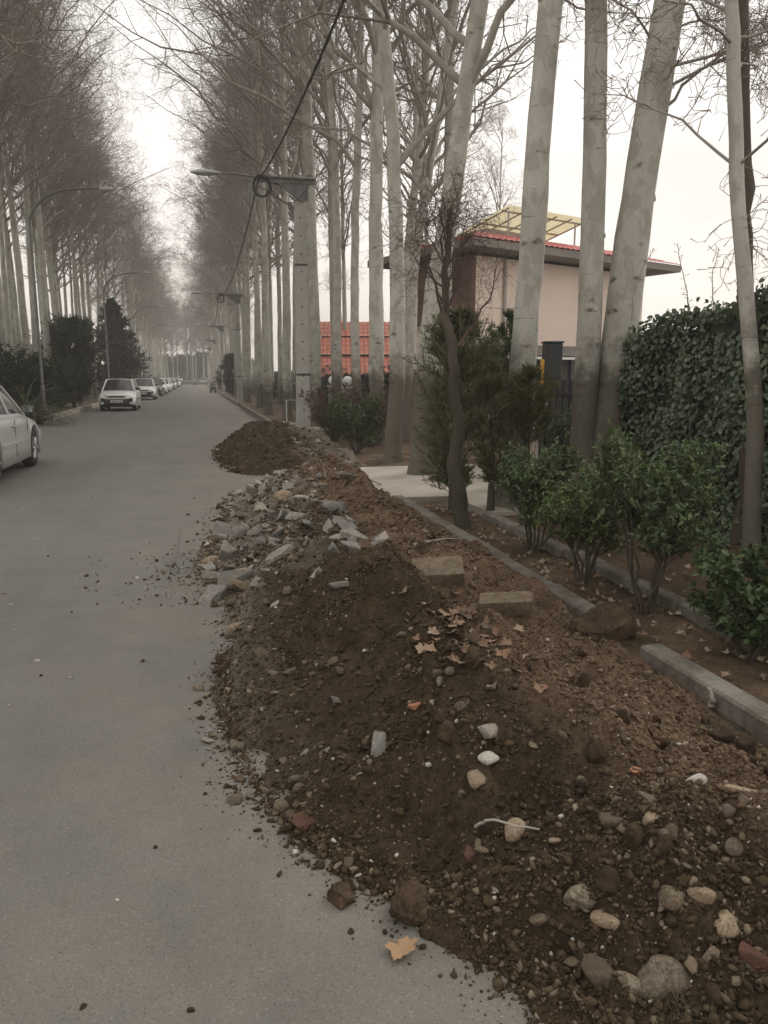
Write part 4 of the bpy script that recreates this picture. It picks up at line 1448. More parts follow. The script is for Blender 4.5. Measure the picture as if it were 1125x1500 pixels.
hero_tree('plane_tree', [(570, 630), (590, 420), (612, 200), (628, 0)], 20, .15, 16, 'plane tree leaning right in front of the brown brick house, behind the slim tree', PB, seed=106, nl=26, zl=6, llen=4, **LOW)
hero_tree('plane_tree', [(615, 690), (632, 470), (660, 320), (680, 150), (703, 0)], 10.6, .175, 16, 'large plane tree leaning over the brick house, its foot hidden by the feathery cypress', PB, seed=107, nl=24, zl=5.2, llen=5, bias=R(150), **LOW)
hero_tree('plane_tree', [(738, 745), (762, 560), (780, 330), (811, 0)], 7.7, .150, 15, 'big smooth plane tree standing at the near edge of the concrete driveway', PB, rtop=.07, seed=108, nl=18, zl=5.4, llen=3.2, amp=.008, **LOW)
hero_tree('plane_tree', [(848, 700), (862, 500), (871, 250), (875, 0)], 7.75, .145, 15, 'straight smooth plane tree, left of the pair at the end of the ivy wall', PB, rtop=.07, seed=109, nl=18, zl=4.6, llen=3.2, amp=.006, **LOW)
hero_tree('plane_tree', [(880, 700), (905, 500), (940, 250), (982, 0)], 7.7, .205, 15, 'thickest plane tree leaning right, of the pair at the end of the ivy wall', PB, rtop=.10, seed=110, lk=.55, nl=34, zl=3.4, llen=2.9, low=10, bias=R(-20), amp=.006, bulge=1.6, n2=8, n3=6, n4=3, twig_r=.0024, lel=(5, 45), sub_len=.75)
hero_tree('young_tree', [(1098, 850), (1106, 620), (1086, 280), (1076, 0)], 5.0, .068, 9, 'young thin knotty tree with pale bark in front of the ivy wall', PB, rtop=.025, seed=111, lk=.45, nl=30, zl=2.2, llen=1.6, low=0, amp=.006, bulge=1.6, n2=6, n3=4, n4=2, twig_r=.0024, lel=(5, 50), sub_len=.7)
hero_tree('dark_tree', [(686, 780), (681, 640), (664, 520), (650, 400), (655, 340)], 6.8, .082, 3.0, 'dark slender tree with bare reddish twigs rising through the feathery cypress', (M['bark_dark'], M['twig_red'], M['twig_red']), rtop=.02, seed=112, lk=.7, nl=15, zl=1.75, llen=1.0, sweep=.15,
          n2=5, n3=4, n4=2, twig_r=.0014, lel=(38, 75), sub_len=.75, flare=.2)
hero_tree('dark_tree', [(1078, 800), (1093, 700), (1106, 600), (1088, 300), (1080, 0)], 5.55, .085, 7, 'dark trunk right behind the young knotty tree, against the ivy', (M['bark_dark'], M['limb'], M['twig']), rtop=.03, seed=113, nl=8, zl=5.4, llen=1.2, n2=5, n3=3, n4=2, flare=.2)


for i, (x, y) in enumerate([(-6.1, 12.5), (-5.9, 17), (-6.2, 21.5)]):
    tb, cb = grow_tree(130 + i, [(0, 0, -.1), (.2, 0, 5), (.5 + .3 * i, .3, 16)], .135, .04, 30, 5.9, 7.4, lel=(25, 62), n2=9, n3=6, n4=3, twig_r=.0024, bias=.1, sub_len=1.25)
    t = thing('plane_tree', ['bare plane tree abreast of the silver car, its limbs arching over the road', 'bare plane tree just ahead of the silver car with limbs over the road', 'leaning bare plane tree between the silver car and the strap leaved plant'][i], 'tree', (x, y, 0))
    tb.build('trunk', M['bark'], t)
    cb.build('crown', [M['limb'], M['twig']], t)


# bare hanging creepers above the ivy
for i, (px, yt) in enumerate([(1010, 370), (1045, 395), (925, 380)]):
    mb = MB()
    a = atY(px, 470, 6.6 + i * .2)
    P0 = [a, a + np.array([-.04, 0, .25]), a + np.array([-.10 + .1 * i, .05, .5]), a + np.array([-.16 + .2 * i, .05, .72])]
    P_ = wobble_path(P0, 14, 700 + i, .006)
    tubes(mb, P_, np.linspace(.006, .003, 14), 5)
    q, rq = spawn(P_[None], np.full((1, 14), .004), 26, .05, 1, lambda s: .05 + 0 * s, (R(30), R(90)), 3, rmin=.002)
    tubes(mb, q, rq * np.array([1, 1, 2.5]), 4)
    tag(mb.build('creeper_shoot', M['twig']), ['bare creeper shoot sticking up above the ivy, the middle one', 'bare creeper shoot nearest the young knotty tree', 'short bare creeper shoot beside the leaning plane tree'][i], 'creeper')


# ------------------------------------------------------------------ shrubs
def shrub(name, x, y, H, W, lab, n1=7, n2=9, n3=7, nl=9, ll=.042, lw=.019, cols=((.046, .072, .029), (.085, .12, .048), (.14, .17, .075)), leafy=.35, seed=1, cat='shrub', up=.25, zbase=.05, mat='privet'):
    global rng
    keep = rng
    rng = np.random.default_rng(seed)
    t = thing(name, lab, cat, (x, y, zbase))
    s = np.linspace(0, 1, 8)
    az = np.arange(n1) * 2.4 + rng.normal(0, .3, n1)
    rad = W * .5 * rng.uniform(.35, .85, n1)
    hh = H * rng.uniform(.62, .92, n1)
    P = np.stack([np.cos(az)[:, None] * (.03 + rad[:, None] * s[None] ** 1.1), np.sin(az)[:, None] * (.03 + rad[:, None] * s[None] ** 1.1), hh[:, None] * s[None] - .04], -1)
    P[:, 1:] += rng.normal(0, .012, (n1, 7, 3))
    Rr = (.016 * (H / 1.2)) * (1 - .7 * s)[None] * np.ones((n1, 1))
    sb, lb = MB(), MB()
    tubes(sb, P, Rr, 6)
    P2, R2 = spawn(P, Rr, n2, leafy, 1.0, lambda q: H * .30 * (1.2 - .5 * q), (R(20), R(65)), 5, up=up, curl=.12, rr=.55, rmin=.003)
    tubes(sb, P2, R2, 4)
    P3, R3 = spawn(P2, R2, n3, .2, 1.0, lambda q: H * .13 + 0 * q, (R(20), R(70)), 4, up=.25, curl=.1, rr=.6, rmin=.002)
    tubes(sb, P3, R3, 3)
    # leaves along the last shoots
    n = len(P3)
    u = rng.uniform(.25, 1.02, (n, nl))
    f = np.clip(u * 3, 0, 2.999)
    i0 = f.astype(int)
    fr = (f - i0)[..., None]
    ii = np.arange(n)[:, None]
    C = (P3[ii, i0] * (1 - fr) + P3[ii, i0 + 1] * fr).reshape(-1, 3)
    tdir = np.repeat(unit(P3[:, -1] - P3[:, 0])[:, None], nl, 1).reshape(-1, 3)
    D = unit(tdir * .6 + rand_unit(len(C)) * 1.0 + np.array([0, 0, .15]))
    N = unit(rand_unit(len(C)) * .6 + np.array([0, 0, 1.0]))
    tone = np.repeat(rng.random((n, 1)), nl, 1).reshape(-1, 1) * .7 + rng.random((len(C), 1)) * .3
    c0, c1, c2 = (np.array(c) for c in cols)
    col = np.where(tone < .6, c0 + (c1 - c0) * tone / .6, c1 + (c2 - c1) * (tone - .6) / .4)
    leaves(lb, C, D, N, ll * rng.uniform(.6, 1.25, len(C)), lw * rng.uniform(.7, 1.2, len(C)), col=col)
    sb.build('stems', M['stem'], t)
    lb.build('foliage', M[mat], t)
    rng = keep
    return t


GREEN2 = ((.048, .076, .024), (.095, .135, .042), (.155, .185, .065))
shrub('evergreen_shrub', 2.74, 5.75, .86, .66, 'rounded dark evergreen shrub nearest the driveway in the planting strip', seed=21, n1=9, n2=10, n3=8, nl=10)
shrub('evergreen_shrub', 2.66, 4.75, .86, .66, 'light green leafy evergreen shrub in the middle of the planting strip', seed=22, n1=8, n2=9, n3=8, nl=10, cols=GREEN2, ll=.038, lw=.018)
shrub('evergreen_shrub', 2.70, 4.02, 1.0, .78, 'largest dark evergreen shrub with bare forked stems in the planting strip', seed=23, n1=9, n2=10, n3=8, nl=10, leafy=.5, ll=.045, lw=.019)
shrub('evergreen_shrub', 2.78, 3.2, .62, .52, 'small broad leaved shrub nearest the viewer in front of the young tree', seed=24, n1=7, n2=8, n3=7, nl=8, ll=.050, lw=.028, leafy=.15,
      cols=((.026, .05, .018), (.06, .095, .032), (.10, .14, .05)))
shrub('green_bush', 3.0, 14.3, 1.05, 1.2, 'low loose green bush between the utility pole and the driveway', seed=25, n1=9, n2=8, n3=6, nl=8, ll=.075, lw=.03, leafy=.1, cols=((.03, .05, .017), (.06, .085, .03), (.09, .12, .045)))
shrub('dry_bush', 3.1, 17.2, 1.2, 1.6, 'dry reddish brown bush behind the low green bush', seed=26, n1=12, n2=9, n3=6, nl=6, ll=.07, lw=.03, leafy=.05, cols=((.055, .030, .022), (.085, .046, .033), (.12, .065, .045)), mat='dry_leaf')
shrub('dry_bush', 3.6, 15.6, 1.2, 1.4, 'dry reddish bush right behind the low green bush, by the thick plane tree', seed=27, n1=12, n2=9, n3=5, nl=4, ll=.06, lw=.028, leafy=.05, cols=((.055, .030, .022), (.085, .046, .033), (.12, .065, .045)), mat='dry_leaf')


# feathery cypresses
def cypress(name, x, y, H, W, lab, seed, n1=60, n2=10, nl=12, ll=.10, lw=.018, cols=((.030, .036, .012), (.055, .062, .020), (.085, .090, .030)), z0=.2, droop=0.0, shape=1.0, r0=.05, cat='cypress'):
    global rng
    keep = rng
    rng = np.random.default_rng(seed)
    t = thing(name, lab, cat, (x, y, .03))
    tb, fb = MB(), MB()
    k = 12
    zs = np.linspace(-.05, H * .97, k)
    P = np.stack([np.cumsum(rng.normal(0, .012, k)), np.cumsum(rng.normal(0, .012, k)), zs], -1)
    tubes(tb, P, r0 * (1 - .9 * zs / H), 8)
    u = rng.random(n1) ** 1.0
    zz = z0 + (H - z0) * u * .97
    prof = (np.sin(np.clip(u * .86 + .14, 0, 1) * np.pi) ** .7) if shape == 1.0 else (1 - u) ** .8 + .06
    L = W * .55 * prof * rng.uniform(.6, 1.2, n1)
    az = rng.uniform(0, 6.28, n1)
    s = np.linspace(0, 1, 6)
    e = rng.uniform(.1, .7, n1)[:, None] + s[None] * (.7 - 1.6 * droop)
    st = np.stack([np.cos(az)[:, None] * np.cos(e), np.sin(az)[:, None] * np.cos(e), np.sin(e)], -1) * (L / 5)[:, None, None]
    st[:, 0] = 0
    B = np.stack([np.interp(zz, zs, P[:, 0]), np.interp(zz, zs, P[:, 1]), zz], -1)[:, None] + np.cumsum(st, 1)
    Rb = np.maximum(.004, .010 * L[:, None] * (1 - .8 * s[None]))
    tubes(tb, B, Rb, 4)
    P2, R2 = spawn(B, Rb, n2, .2, 1.0, lambda q: .32 * L[:, None] + .05 + 0 * q, (R(20), R(60)), 4, up=.15 - droop * .5, curl=.1 - droop * .4, rr=.5, rmin=.0018)
    tubes(tb, P2, R2, 3)
    n = len(P2)
    uu = rng.uniform(.05, 1.0, (n, nl))
    f = np.clip(uu * 3, 0, 2.999)
    i0 = f.astype(int)
    fr = (f - i0)[..., None]
    ii = np.arange(n)[:, None]
    C = (P2[ii, i0] * (1 - fr) + P2[ii, i0 + 1] * fr).reshape(-1, 3)
    td = np.repeat(unit(P2[:, -1] - P2[:, 0])[:, None], nl, 1).reshape(-1, 3)
    D = unit(td + rand_unit(len(C)) * .75 + np.array([0, 0, .25 - droop]))
    tone = (np.repeat(rng.random((n, 1)), nl, 1).reshape(-1, 1) * .8 + rng.random((len(C), 1)) * .2)
    c0, c1, c2 = (np.array(c) for c in cols)
    col = np.where(tone < .6, c0 + (c1 - c0) * tone / .6, c1 + (c2 - c1) * (tone - .6) / .4)
    leaves(fb, C, D, rand_unit(len(C)), ll * rng.uniform(.5, 1.2, len(C)), lw, .1, col=col, simple=True)
    tb.build('trunk', M['bark_dark'], t)
    fb.build('crown', M['needle'], t)
    rng = keep
    return t


OLIVE = ((.060, .064, .030), (.108, .112, .050), (.16, .16, .08))
cypress('feathery_cypress', 2.72, 7.8, 2.15, .95, 'feathery olive green cypress growing round the dark slender tree beside the driveway', 31, n1=125, n2=9, nl=13, ll=.09, lw=.012, cols=OLIVE, z0=.15)
cypress('feathery_cypress', 3.0, 7.4, 1.6, .45, 'thin dark cypress at the right flank of the feathery one', 32, n1=55, n2=10, nl=13, ll=.08, lw=.012, cols=OLIVE, z0=.3)
cypress('feathery_cypress', 3.75, 8.9, 2.25, .75, 'greener pointed cypress standing on the driveway edge before the gate', 33, n1=55, n2=9, nl=12, ll=.09, lw=.013, cols=((.026, .042, .014), (.05, .075, .024), (.08, .11, .035)), z0=.35)
cypress('feathery_cypress', 3.42, 7.5, 1.5, .55, 'wispy yellow green cypress branches round the big driveway plane tree', 34, n1=48, n2=8, nl=10, ll=.10, lw=.011, cols=((.05, .055, .016), (.085, .088, .027), (.12, .12, .04)), z0=.75)
DK = ((.014, .021, .013), (.028, .038, .022), (.046, .056, .030))
cypress('conifer', -5.75, 39.5, 4.1, 3.0, 'broad dark conifer on the left verge behind the nearest white hatchback', 35, n1=200, n2=11, nl=15, ll=.17, lw=.045, cols=DK, z0=.1, r0=.10, cat='conifer')
cypress('conifer', -5.6, 60, 7.2, 4.2, 'tall pointed dark conifer farther along the left verge', 36, n1=180, n2=11, nl=14, ll=.26, lw=.07, cols=DK, z0=.1, droop=.3, shape=2, r0=.14, cat='conifer')
for i, (x, y, h) in enumerate([(2.9, 62, 3.2), (2.95, 80, 2.2)]):
    cypress('conifer', x, y, h, 1.8, ['dark bush conifer by the far right kerb behind the second pole', 'low dark conifer beside the parked motorcycle'][i], 37 + i, n1=70, n2=8, nl=9, ll=.25, lw=.07, cols=DK, z0=.05, cat='conifer')


# ------------------------------------------------------------------ leafy walls and hedges
def leaf_wall(name, A, B, h0, h1, thick, n, ll, lw, cols, lab, cat, seed, mat='ivy', down=.7, bulge=.12, core=True, two=True, zb=.0):
    """wall or hedge from A to B clothed in leaves on both faces and the top"""
    global rng
    keep = rng
    rng = np.random.default_rng(seed)
    A, B = np.array(A, float), np.array(B, float)
    d = B - A
    Ln = np.linalg.norm(d)
    d /= Ln
    nrm = np.array([-d[1], d[0]])
    t = thing(name, lab, cat, (A[0], A[1], zb))
    wb = MB()
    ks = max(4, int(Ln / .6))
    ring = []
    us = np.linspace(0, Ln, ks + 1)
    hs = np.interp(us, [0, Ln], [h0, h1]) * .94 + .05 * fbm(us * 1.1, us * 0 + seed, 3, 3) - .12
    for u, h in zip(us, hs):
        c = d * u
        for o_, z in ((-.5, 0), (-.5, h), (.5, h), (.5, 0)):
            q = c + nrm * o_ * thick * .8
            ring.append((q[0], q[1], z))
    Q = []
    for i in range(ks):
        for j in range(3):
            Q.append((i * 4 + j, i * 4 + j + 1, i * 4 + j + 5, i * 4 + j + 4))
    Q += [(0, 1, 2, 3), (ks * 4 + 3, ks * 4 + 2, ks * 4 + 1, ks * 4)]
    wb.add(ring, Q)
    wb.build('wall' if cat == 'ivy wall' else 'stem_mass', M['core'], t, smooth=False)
    lb = MB()
    u = rng.random(n) * Ln
    hh = np.interp(u, [0, Ln], [h0, h1]) * (1 - .16 * np.exp(-(Ln - u) / .35)) + .14 * fbm(u * .9, u * 0 + 2, seed + 3, 3) * (cat == 'ivy wall')
    z = rng.random(n) * hh * 1.0
    sd = np.where(rng.random(n) < (.72 if two else 1), 1.0, -1.0)
    top = rng.random(n) < .14
    off = thick * .5 + bulge * fbm(u * 1.3, z * 1.5, seed + 5, 3) + rng.uniform(-.03, .06, n)
    z = np.where(top, hh * .97 + np.abs(rng.normal(0, .07, n)) + .16 * fbm(u * 1.4, u * 0 + 3, seed, 3), z)
    sv = np.where(top, rng.uniform(-1, 1, n) * thick * .6, sd * off)
    C = np.stack([d[0] * u + nrm[0] * sv, d[1] * u + nrm[1] * sv, np.maximum(z, .02)], -1)
    out = np.stack([nrm[0] * np.sign(sv), nrm[1] * np.sign(sv), 0 * sv], -1)
    N = unit(out * 1.0 + rand_unit(n) * .45 + np.array([0, 0, .35]))
    D = unit(rand_unit(n) * .7 + np.array([0, 0, -down]) + out * .25)
    tone = np.clip(.5 + .5 * fbm(u * 1.7, z * 1.7, seed + 9, 4) + rng.normal(0, .22, n), 0, 1)[:, None]
    c0, c1, c2 = (np.array(c) for c in cols)
    col = np.where(tone < .6, c0 + (c1 - c0) * tone / .6, c1 + (c2 - c1) * (tone - .6) / .4)
    leaves(lb, C, D, N, ll * rng.uniform(.55, 1.25, n), lw * rng.uniform(.6, 1.2, n), .18, col=col, simple=ll > .12)
    lb.build('foliage', M[mat], t)
    rng = keep
    return t


IVY = ((.033, .049, .028), (.073, .102, .056), (.13, .16, .094))
leaf_wall('ivy_wall', (4.85, 1.5), (4.85, 7.75), 2.55, 2.1, .40, 32000, .058, .054, IVY, 'tall wall thickly covered with dark green ivy along the right', 'ivy wall', 51, bulge=.18)
HED = ((.012, .018, .010), (.024, .034, .017), (.042, .054, .026))
for i, (x, y0, y1, h, lab) in enumerate([(-9.4, 18, 34, 4.6, 'tall dark ivy hedge behind the nearest left trees'), (-9.6, 34, 60, 3.6, 'dark hedge behind the left trees beside the conifers'), (-9.6, 60, 110, 2.6, 'low dark hedge behind the far left trees'),
                                         (-9.6, 110, 185, 2.6, 'dark hedge line at the far end of the left trees')]):
    leaf_wall('hedge', (x, y1), (x, y0), h, h * .93, .8, 6500, .22 + .02 * i, .15, HED, lab, 'hedge', 52 + i, bulge=.35)
for i, (x, y0, y1, h, lab) in enumerate([(6.4, 16.5, 34, 1.6, 'dark undergrowth hedge behind the trunks past the driveway'), (6.2, 34, 70, 1.9, 'dark hedge behind the right trees beyond the utility pole'), (6.2, 70, 185, 2.0, 'dark hedge behind the far right trees')]):
    leaf_wall('hedge', (x, y0), (x, y1), h, h, .8, 6500, .22, .15, HED, lab, 'hedge', 60 + i, bulge=.3)

fb = cypress('far_bush', -12, 198, 5.0, 5.0, 'brownish bush in the thicket closing the far end of the avenue', 66, n1=110, n2=9, nl=9, ll=.5, lw=.16, cols=((.05, .042, .03), (.085, .07, .05), (.12, .10, .07)), z0=.1, cat='bush')
fb['group'] = 'bushes closing the far end of the avenue'
for i in range(1, 16):
    c = copy_tree(fb)
    c.location = (-13 + 1.75 * i + rng.normal(0, .4), 196 + rng.normal(0, 5), 0)
    k = rng.uniform(.7, 1.5)
    c.scale = (k, k, k * rng.uniform(.8, 1.3))
    c.rotation_euler = (0, 0, rng.uniform(0, 6))

# shrubs of the left verge
GD = ((.014, .024, .012), (.030, .044, .020), (.055, .072, .032))
for i, (x, y, H, W, lab) in enumerate([(-6.0, 30.5, 2.3, 2.6, 'bushy dark green shrub under the left trees, behind the silver car'), (-5.75, 35.2, 1.7, 1.9, 'low dark shrub at the left kerb next to the nearest white hatchback'),
                                       (-7.4, 27.5, 3.0, 2.6, 'tall dark shrub at the picture edge behind the silver car'), (-6.6, 33.5, 2.1, 2.2, 'dark shrub between the trunks of the nearest left trees')]):
    shrub('verge_shrub', x, y, H, W, lab, n1=12, n2=10, n3=7, nl=8, ll=.15, lw=.06, leafy=.06, cols=GD, seed=80 + i, mat='privet')


def strap_plant(x, y, n, ln, lab, seed):
    r = np.random.default_rng(seed)
    mb = MB()
    k = 9
    s = np.linspace(0, 1, k)
    for j in range(n):
        az = r.uniform(0, 6.28)
        e0 = r.uniform(.5, 1.35)
        L = ln * r.uniform(.6, 1.1)
        e = e0 - s * r.uniform(1.0, 2.4)
        st = np.stack([math.cos(az) * np.cos(e), math.sin(az) * np.cos(e), np.sin(e)], -1) * L / (k - 1)
        st[0] = 0
        P = np.cumsum(st, 0) + (r.normal(0, .08), r.normal(0, .08), .05)
        wd = .022 * np.sin(np.clip(s * .9 + .12, 0, 1) * np.pi) ** .6 + .002
        sd = np.array([-math.sin(az), math.cos(az), 0])
        V = np.concatenate([P + sd * wd[:, None], P + (0, 0, -.006), P - sd * wd[:, None]])
        Q = [(i, i + 1, i + k + 1, i + k) for i in range(k - 1)] + [(i + k, i + k + 1, i + 2 * k + 1, i + 2 * k) for i in range(k - 1)]
        c = np.array([(.05, .062, .03), (.085, .095, .055), (.12, .125, .075)][r.integers(0, 3)])
        mb.add(V, Q, col=c)
    o = mb.build('strap_leaf_plant', M['grass'])
    o.location = (x, y, .05)
    tag(o, lab, 'plant')


strap_plant(-5.35, 26.6, 130, 2.3, 'plant with long arching strap leaves drooping to the road by the silver car mirror', 5)
strap_plant(-5.9, 28.6, 90, 2.2, 'strap leaved plant just behind the drooping one, under the left trees', 6)
mb = MB()
n = 900
C = np.stack([rng.uniform(-5.25, -4.9, n), rng.uniform(26.3, 28.6, n), np.full(n, .1)], -1)
leaves(mb, C, rand_unit(n) + (0, 0, .6), rand_unit(n), .09, .06, col=np.array([(.05, .06, .035), (.10, .11, .08), (.16, .17, .13)])[rng.integers(0, 3, n)], simple=True)
tag(mb.build('ground_cover', M['grass']), 'low grey green ground cover spilling over the left kerb', 'ground cover', kind='stuff')
# dry grass tufts by the near kerb
mb = MB()
for cx, cy in ((2.10, 2.15), (2.13, 1.9), (2.05, 2.45), (.98, 1.25), (2.12, 1.55)):
    n = 150
    C = np.stack([cx + rng.normal(0, .05, n), cy + rng.normal(0, .08, n), np.zeros(n)], -1)
    C[:, 2] = np.maximum(0, heap_h(C[:, 0], C[:, 1]))
    leaves(mb, C, rand_unit(n) * .8 + (0, 0, .55), rand_unit(n), rng.uniform(.03, .08, n), .0025, col=np.array([(.06, .065, .03), (.11, .095, .06), (.045, .055, .022)])[rng.integers(0, 3, n)], simple=True)
tag(mb.build('grass', M['grass']), 'thin dry grass in the soil along the kerb', 'grass', kind='stuff')
# roots and broken sticks on the heap
for i, (a, b, lab) in enumerate([((605, 800), (690, 792), 'thin bent root lying across the heap above the tan paving block'), ((478, 700), (470, 672), 'short twisted root sticking up on the far crest of the long heap'),
                                 ((1042, 1040), (1050, 1000), 'small brown root stub standing against the kerb'), ((560, 712), (505, 690), 'grey stick lying beyond the crest of the long heap'), ((700, 1215), (790, 1222), 'thin pale twig lying by the cracked tan stone')]):
    p, q = heap_hit(*a), heap_hit(*b)
    if i in (1, 2):
        q = p + np.array([-.02, 0, .16 if i == 1 else .09])
    P_ = wobble_path([p + (0, 0, .01), (p + q) / 2 + (0, 0, .04), q + (0, 0, .015)], 9, 900 + i, .008)
    mb = MB()
    tubes(mb, P_, np.linspace(.011, .005, 9) * (1.4 if i == 2 else 1) * (.5 if i == 4 else 1), 7, cap=True)
    tag(mb.build('root', M['limb']), lab, 'root')


# ------------------------------------------------------------------ utility poles, cables, street lamps
def utility_pole(x, y, lab, H=6.3, near=True, s=1.0):
    t = thing('utility_pole', lab, 'utility pole', (x, y, 0), 0, 'concrete utility poles along the right kerb')
    mb = MB()
    a, b, c, d = .175 * s, .125 * s, .14 * s, .10 * s
    n = 8
    for i in range(n):                           # tapered shaft with chamfered edges
        pass
    ring = []
    for z, w_, dp in ((-.2, a, c), (H, b, d)):
        ch = .03
        ring.append([(w_ - ch, -dp, z), (w_, -dp + ch, z), (w_, dp - ch, z), (w_ - ch, dp, z), (-w_ + ch, dp, z), (-w_, dp - ch, z), (-w_, -dp + ch, z), (-w_ + ch, -dp, z)])
    V = ring[0] + ring[1]
    mb.add(V, [(i, (i + 1) % 8, (i + 1) % 8 + 8, i + 8) for i in range(8)], T=[(8, 8 + i, 9 + i) for i in range(1, 7)])
    mb.build('pole', M['pole'], t, smooth=False)
    if near:
        mb = MB()
        for z in np.arange(.7, H - .5, .42):
            k = z / H
            tubes(mb, [(0, -(c + (d - c) * k) + .02, z), (0, -(c + (d - c) * k) - .003, z)], .022, 8, cap=True)
        tag(mb.build('step_holes', M['black'], t), kind='stuff')
        for z in (1.55, 4.2):
            mb = MB()
            k = z / H
            w_, dp = a + (b - a) * k + .006, c + (d - c) * k + .006
            box(mb, -w_, w_, -dp, dp, z, z + .05)
            mb.build('steel_band', M['dark_metal'], t, smooth=False)
    mb = MB()
    z = H - .22
    box(mb, -1.02, .36, -d - .075, -d - .003, z, z + .13)
    box(mb, -1.02, .36, -d - .14, -d - .078, z + .10, z + .13)
    M_ = [(-.95, -d - .07, z), (-.1, -d - .07, z), (-.1, -d - .05, z - .02), (-.95, -d - .05, z - .02)]
    prism(mb, [(-.55, -d - .06, z - .002), (.2, -d - .06, z - .002), (.2, -d - .01, z - .002), (-.55, -d - .01, z - .002), (-.02, -d - .06, z - .38), (.2, -d - .06, z - .38), (.2, -d - .01, z - .38), (-.02, -d - .01, z - .38)][4:] + [(-.55, -d - .06, z - .002), (.2, -d - .06, z - .002), (.2, -d - .01, z - .002), (-.55, -d - .01, z - .002)])
    mb.build('crossarm', M['steel'], t, smooth=False)
    mb = MB()
    s_ = np.linspace(0, 1, 12)
    arm = np.stack([-.1 - 1.85 * s_, 0 * s_ - .02, z - .12 + .30 * np.sin(s_ * 1.9)], -1)
    tubes(mb, arm, np.linspace(.030, .022, 12), 8)
    tubes(mb, np.array([(-.1, -.02, z - .55), (-.9, -.02, z - .1), (-1.3, -.02, z + .08)]), .015, 6)
    mb.build('lamp_arm', M['steel'], t)
    mb = MB()
    u = np.linspace(0, 1, 12)
    P = np.stack([-1.85 - .72 * u, 0 * u - .02, arm[-1, 2] + .01 - .03 * u], -1)
    tubes(mb, P, np.array([.03, .05, .075, .095, .11, .118, .12, .115, .10, .08, .05, .01]), 12)
    V = mb.v[-1]
    V[:, 2] = P[0, 2] + (V[:, 2] - P[0, 2]) * .62
    mb.build('lamp_head', M['light_metal'], t)
    if near:
        mb = MB()
        for j in range(4):
            a_ = np.linspace(0, 2 * np.pi, 30)
            rr = .20 + .02 * j + .012 * np.sin(3 * a_ + j)
            tubes(mb, np.stack([-.92 + rr * np.cos(a_) * .85, np.full(30, -d - .16 - .012 * j), z - .13 + rr * np.sin(a_)], -1), .010, 5)
        a_ = np.linspace(0, 1, 14)
        tubes(mb, np.stack([-.8 + 1.0 * a_, np.full(14, -d - .16), z - .05 - .42 * np.sin(a_ * np.pi)], -1), .009, 5)
        mb.build('cable_coil', M['cable'], t)
    return t


POLES = [(2.66, 19.25), (2.55, 45.5), (2.6, 73), (2.6, 100), (2.6, 127), (2.6, 152)]
PLAB = ['grey concrete utility pole nearest the viewer, with street lamp arm and cable coil', 'second concrete utility pole down the avenue, with short steel crossarm', 'third utility pole down the right kerb, seen mostly by its lamp head', 'fourth utility pole down the right kerb, small against the far trees',
        'fifth utility pole down the right kerb, tiny against the far trees', 'farthest utility pole of the right kerb, barely visible in the haze']
for i, (x, y) in enumerate(POLES):
    utility_pole(x, y, PLAB[i], near=i < 2)
ends = [(1.62, -8.0, 6.6)] + [(x - 1.0, y - .25, 6.3 - .2) for x, y in POLES]
for i in range(4):
    a, b = np.array(ends[i]), np.array(ends[i + 1])
    s_ = np.linspace(0, 1, 40)
    P = a + (b - a) * s_[:, None]
    P[:, 2] -= 4 * (1.05 if i == 0 else .75) * s_ * (1 - s_)
    mb = MB()
    for k in range(3):                            # three insulated strands twisted together
        ph = s_ * 150 + k * 2.1
        tubes(mb, P + np.stack([.011 * np.cos(ph), 0 * ph, .011 * np.sin(ph)], -1), .013, 5)
    tag(mb.build('power_cable', M['cable']), ['black power cable running up overhead from the nearest utility pole toward the viewer', 'black power cable between the first and the second utility pole', 'black power cable between the second and third utility poles', 'black power cable between the third and fourth utility poles'][i], 'cable')


def arm_lamp(x, y, lab, H=7.6):
    t = thing('street_lamp', lab, 'street lamp', (x + .4, y, 0), 0, 'curved arm street lamps along the left kerb')
    mb = MB()
    tubes(mb, [(0, 0, -.1), (0, 0, 1.2), (0, 0, 1.25), (0, 0, H - .9)], [.07, .07, .05, .042], 10)
    mb.build('pole', M['steel'], t)
    mb = MB()
    s_ = np.linspace(0, 1, 18)
    P = np.stack([2.3 * s_ ** 1.25, 0 * s_, H - .9 + 1.0 * (1 - (1 - s_) ** 3.2) + .12 * s_], -1)
    tubes(mb, P, np.linspace(.05, .03, 18), 8)
    mb.build('curved_arm', M['steel'], t)
    mb = MB()
    u = np.linspace(0, 1, 10)
    e = P[-1]
    tubes(mb, np.stack([e[0] - .02 + .45 * u, 0 * u, e[2] - .02 + .03 * u], -1), np.array([.035, .05, .07, .08, .085, .085, .08, .065, .045, .01]), 10)
    mb.build('lamp_head', M['light_metal'], t)
    return t


for i, (y, lab) in enumerate([(28.6, 'curved arm street lamp nearest on the left, pale pole among the tree trunks'), (50, 'second curved arm street lamp on the left, above the conifers'), (73, 'third curved arm street lamp on the left'), (97, 'fourth curved arm street lamp on the left, small and hazy')]):
    arm_lamp(-5.55, y, lab)

